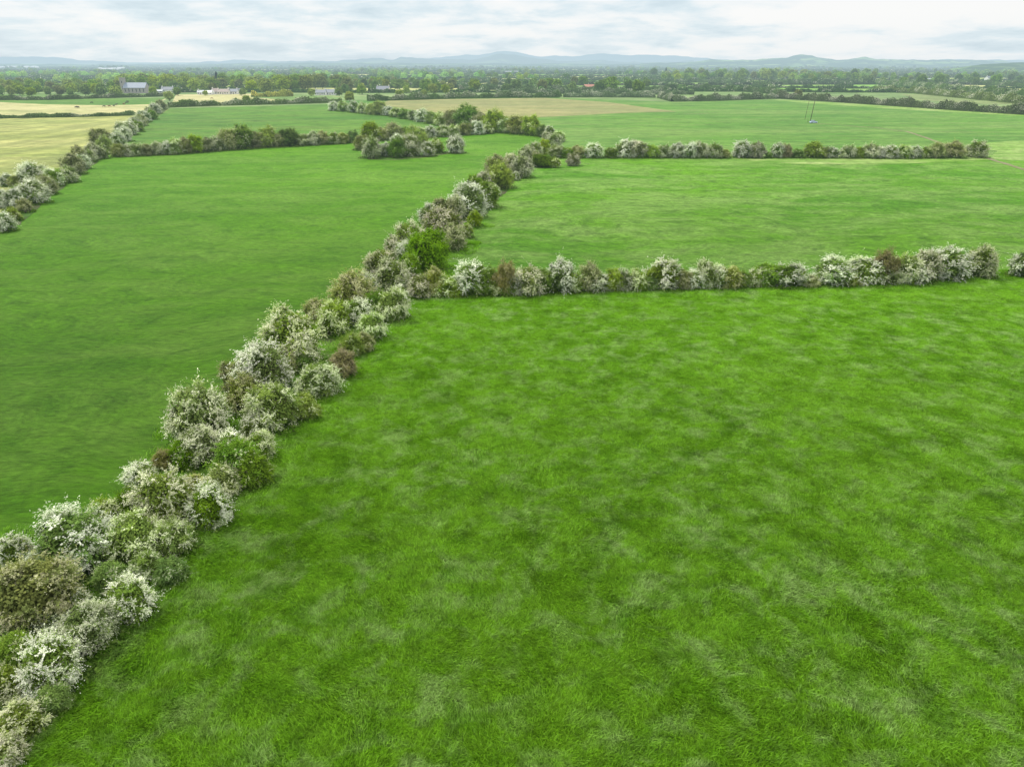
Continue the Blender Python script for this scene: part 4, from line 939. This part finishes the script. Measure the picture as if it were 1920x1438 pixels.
def car(px, py, rz, label):
    x, y = P(px, py); root = empty('car', (x, y, 0), rz)
    prof = [(-2.05, .35), (-2.1, .75), (-1.95, .98), (-1.5, 1.05), (1.15, 1.0), (1.95, .85), (2.1, .6), (2.08, .35)]
    n = len(prof); t = Tubes()
    rings = [(-.82, .97), (-.76, 1.0), (.76, 1.0), (.82, .97)]
    pts = [(px_ * k, w, z) for (w, k) in rings for (px_, z) in prof]
    fs = [(r * n + i, r * n + (i + 1) % n, (r + 1) * n + (i + 1) % n, (r + 1) * n + i) for r in range(3) for i in range(n)] + [tuple(range(n))[::-1], tuple(3 * n + i for i in range(n))]
    t.poly(pts, fs); link('body', t.mesh('body_mesh', M_BLUE), None, root)
    t = Tubes(); t.poly([(-1.85, -.74, 1.0), (1.05, -.74, 1.0), (1.05, .74, 1.0), (-1.85, .74, 1.0), (-1.5, -.62, 1.46), (.35, -.62, 1.46), (.35, .62, 1.46), (-1.5, .62, 1.46)], [(0, 1, 5, 4), (1, 2, 6, 5), (2, 3, 7, 6), (3, 0, 4, 7)]); link('windows', t.mesh('windows_mesh', M_GLASS), None, root)
    t = Tubes(); t.box((-.575, 0, 1.49), (1.95, 1.3, .06), 0, .95); link('roof', t.mesh('roof_mesh', M_BLUE), None, root)
    for a in (-1.3, 1.3):
        for b in (-.8, .8):
            t = Tubes(); t.tube([(a, b - .1, .32), (a, b + .1, .32)], [.32, .32], 16); w = link('wheel', t.mesh('wheel_mesh', M_RUB), None, root)
            t = Tubes(); t.tube([(a, b - .11, .32), (a, b + .11, .32)], [.18, .18], 12); link('rim', t.mesh('rim_mesh', M_STEEL), None, w)
    for b in (-.6, .6):
        t = Tubes(); t.box((2.05, b, .68), (.1, .3, .16)); link('headlight', t.mesh('headlight_mesh', M_WHITE), None, root)
    tag(root, label, 'car')
car(1525, 231.5, 0.15, 'pale blue car parked at the foot of the tall pole in the pasture')

def cow(px, py, rz, mat, label, graze=True, group='cattle in the hay field', calf=1.0):
    x, y = P(px, py)
    me = bpy.data.meshes.new('cow_mesh')
    hz = .35 if graze else 1.45
    vs = [(-.75, 0, 1.1), (-.2, 0, 1.05), (.5, 0, 1.1), (.85, 0, 1.25), (1.15, 0, 1.0 if graze else 1.45), (1.45, 0, hz), (1.7, 0, hz - .15)]
    rd = [.30, .38, .36, .24, .17, .16, .09]
    es = [(i, i + 1) for i in range(6)]
    for (bx, par) in ((-.72, 0), (.52, 2)):
        for sy in (-.22, .22):
            i = len(vs); k = -.12 if bx < 0 else .02
            vs += [(bx + k * -.5, sy, .85), (bx + k, sy, .48), (bx, sy, .04)]; rd += [.15, .08, .065]; es += [(par, i), (i, i + 1), (i + 1, i + 2)]
    i = len(vs); vs += [(-1.08, 0, 1.1), (-1.15, 0, .55)]; rd += [.05, .035]; es += [(0, i), (i, i + 1)]
    for sy in (-.2, .2):
        i = len(vs); vs.append((1.38, sy, hz + .12)); rd.append(.05); es.append((5, i))
    me.from_pydata([(a * calf, b * calf, c * calf) for a, b, c in vs], es, []); me.materials.append(mat)
    o = link('cow', me, None, None, (x, y, 0)); o.rotation_euler = (0, 0, rz)
    md = o.modifiers.new('skin', 'SKIN'); o.modifiers.new('sub', 'SUBSURF').levels = 1
    o.modifiers['sub'].render_levels = 1
    for i, r in enumerate(rd): me.skin_vertices[0].data[i].radius = (r * calf, r * calf)
    me.skin_vertices[0].data[0].use_root = True
    tag(o, label, 'cow', group); return o
cows = [(143, 203.5, .2, 'black cow grazing nearest the camera in the hay field'), (147, 203.2, 3.0, 'black cow standing head to tail with the nearest grazing cow'), (205, 201.5, .3, 'brown cow left of the close trio in the hay field'),
        (214, 200.5, 2.6, 'black cow lowest of the scattered herd'), (218, 198.5, .5, 'black cow right of the middle of the herd'), (233, 197, 2.9, 'brown cow below the uppermost cows'), (237, 194.5, .1, 'black cow high in the hay field herd'),
        (240, 192.5, 3.0, 'black cow farthest up towards the hedge'), (172, 194.5, 1.1, 'lone black cow left of the herd in the green strip'), (195, 201.8, .6, 'black cow at the left end of the herd')]
for i, (px, py, rz, lab) in enumerate(cows): cow(px, py, rz, M_COWR if 'brown' in lab else M_COWB, lab, i % 3 != 1)
cow(397, 186.5, .4, M_COWR, 'brown cow alone in the tan hay field below the cottages', True, 'cattle below the cottages')
cow(440, 188.0, 2.8, M_COWB, 'dark cow at the right of the tan hay field below the cottages', True, 'cattle below the cottages')

# ------------------------------------------------------------------ light
SUN_AZ = math.radians(-55)      # measured from +Y towards +X: behind and to the left
SUN_EL = math.radians(58)
sd = bpy.data.lights.new('sun', 'SUN'); sd.energy = 3.5; sd.angle = math.radians(9); sd.color = (1.0, 0.94, 0.84)
so = bpy.data.objects.new('sun', sd); COL.objects.link(so)
dirv = Vector((math.sin(SUN_AZ) * math.cos(SUN_EL), math.cos(SUN_AZ) * math.cos(SUN_EL), math.sin(SUN_EL)))
so.rotation_euler = dirv.to_track_quat('Z', 'Y').to_euler(); so.location = dirv * 100

w = bpy.data.worlds.new('World'); SC.world = w; w.use_nodes = True; nt = w.node_tree; nt.nodes.clear()
out = N(nt, 'ShaderNodeOutputWorld')
sky = N(nt, 'ShaderNodeTexSky'); sky.sky_type = 'NISHITA'; sky.sun_disc = False; sky.sun_elevation = SUN_EL; sky.sun_rotation = SUN_AZ; sky.altitude = 100
tc = N(nt, 'ShaderNodeTexCoord'); sx = N(nt, 'ShaderNodeSeparateXYZ'); L(nt, tc.outputs['Generated'], sx.inputs[0])
zz = mathn(nt, 'ADD', mathn(nt, 'MAXIMUM', sx.outputs[2], 0.0), 0.16)
u = mathn(nt, 'DIVIDE', sx.outputs[0], zz); v = mathn(nt, 'DIVIDE', sx.outputs[1], zz)
cb = N(nt, 'ShaderNodeCombineXYZ'); L(nt, u, cb.inputs[0]); L(nt, v, cb.inputs[1])
c1 = N(nt, 'ShaderNodeTexNoise', Scale=0.75, Detail=9.0, Roughness=0.56, Distortion=0.3); L(nt, cb.outputs[0], c1.inputs['Vector'])
c2 = N(nt, 'ShaderNodeTexNoise', Scale=2.4, Detail=8.0, Roughness=0.6, Distortion=0.2); L(nt, cb.outputs[0], c2.inputs['Vector'])
cv = mathn(nt, 'ADD', mathn(nt, 'MULTIPLY', c1.outputs[0], 0.6), mathn(nt, 'MULTIPLY', c2.outputs[0], 0.4))
# whiter towards the right of the view, greyer to the left
cv = mathn(nt, 'ADD', cv, mathn(nt, 'MULTIPLY', sx.outputs[0], 0.09))
cl = ramp(nt, cv, [(0.38, (0.60, 0.73, 0.81)), (0.46, (0.75, 0.86, 0.92)), (0.515, (0.91, 0.95, 0.97)), (0.57, (0.99, 0.99, 0.985))])
hz = ramp(nt, sx.outputs[2], [(0.0, 1.0), (0.05, 0.0)])
cl = mixc(nt, mathn(nt, 'MULTIPLY', hz, 0.35), cl, (0.79, 0.89, 0.94))
cl = mixc(nt, ramp(nt, sx.outputs[2], [(0.15, 0.0), (0.6, 0.75)]), cl, (1.0, 0.97, 0.90))
zen = mathn(nt, 'MULTIPLY_ADD', mathn(nt, 'MAXIMUM', mathn(nt, 'SUBTRACT', sx.outputs[2], 0.12), 0.0), 1.75, 1.02)
b1 = N(nt, 'ShaderNodeBackground'); L(nt, sky.outputs[0], b1.inputs[0]); b1.inputs[1].default_value = 0.10
b2 = N(nt, 'ShaderNodeBackground'); L(nt, cl, b2.inputs[0]); L(nt, zen, b2.inputs[1])
mx = N(nt, 'ShaderNodeMixShader'); mx.inputs[0].default_value = 0.9; L(nt, b1.outputs[0], mx.inputs[1]); L(nt, b2.outputs[0], mx.inputs[2]); L(nt, mx.outputs[0], out.inputs[0])

# ------------------------------------------------------------------ camera
cd = bpy.data.cameras.new('camera'); cd.sensor_width = 36; cd.lens = 36 * F / 1920; cd.clip_end = 200000; cd.clip_start = 0.5
co = bpy.data.objects.new('camera', cd); COL.objects.link(co); co.location = (0, 0, CAM_H); co.rotation_euler = (math.pi / 2 - PITCH, 0, 0)
SC.camera = co
SC.render.engine = 'CYCLES'
SC.cycles.max_bounces = 6; SC.cycles.diffuse_bounces = 3; SC.cycles.transparent_max_bounces = 4
SC.view_settings.view_transform = 'Standard'; SC.view_settings.look = 'None'; SC.view_settings.exposure = 0
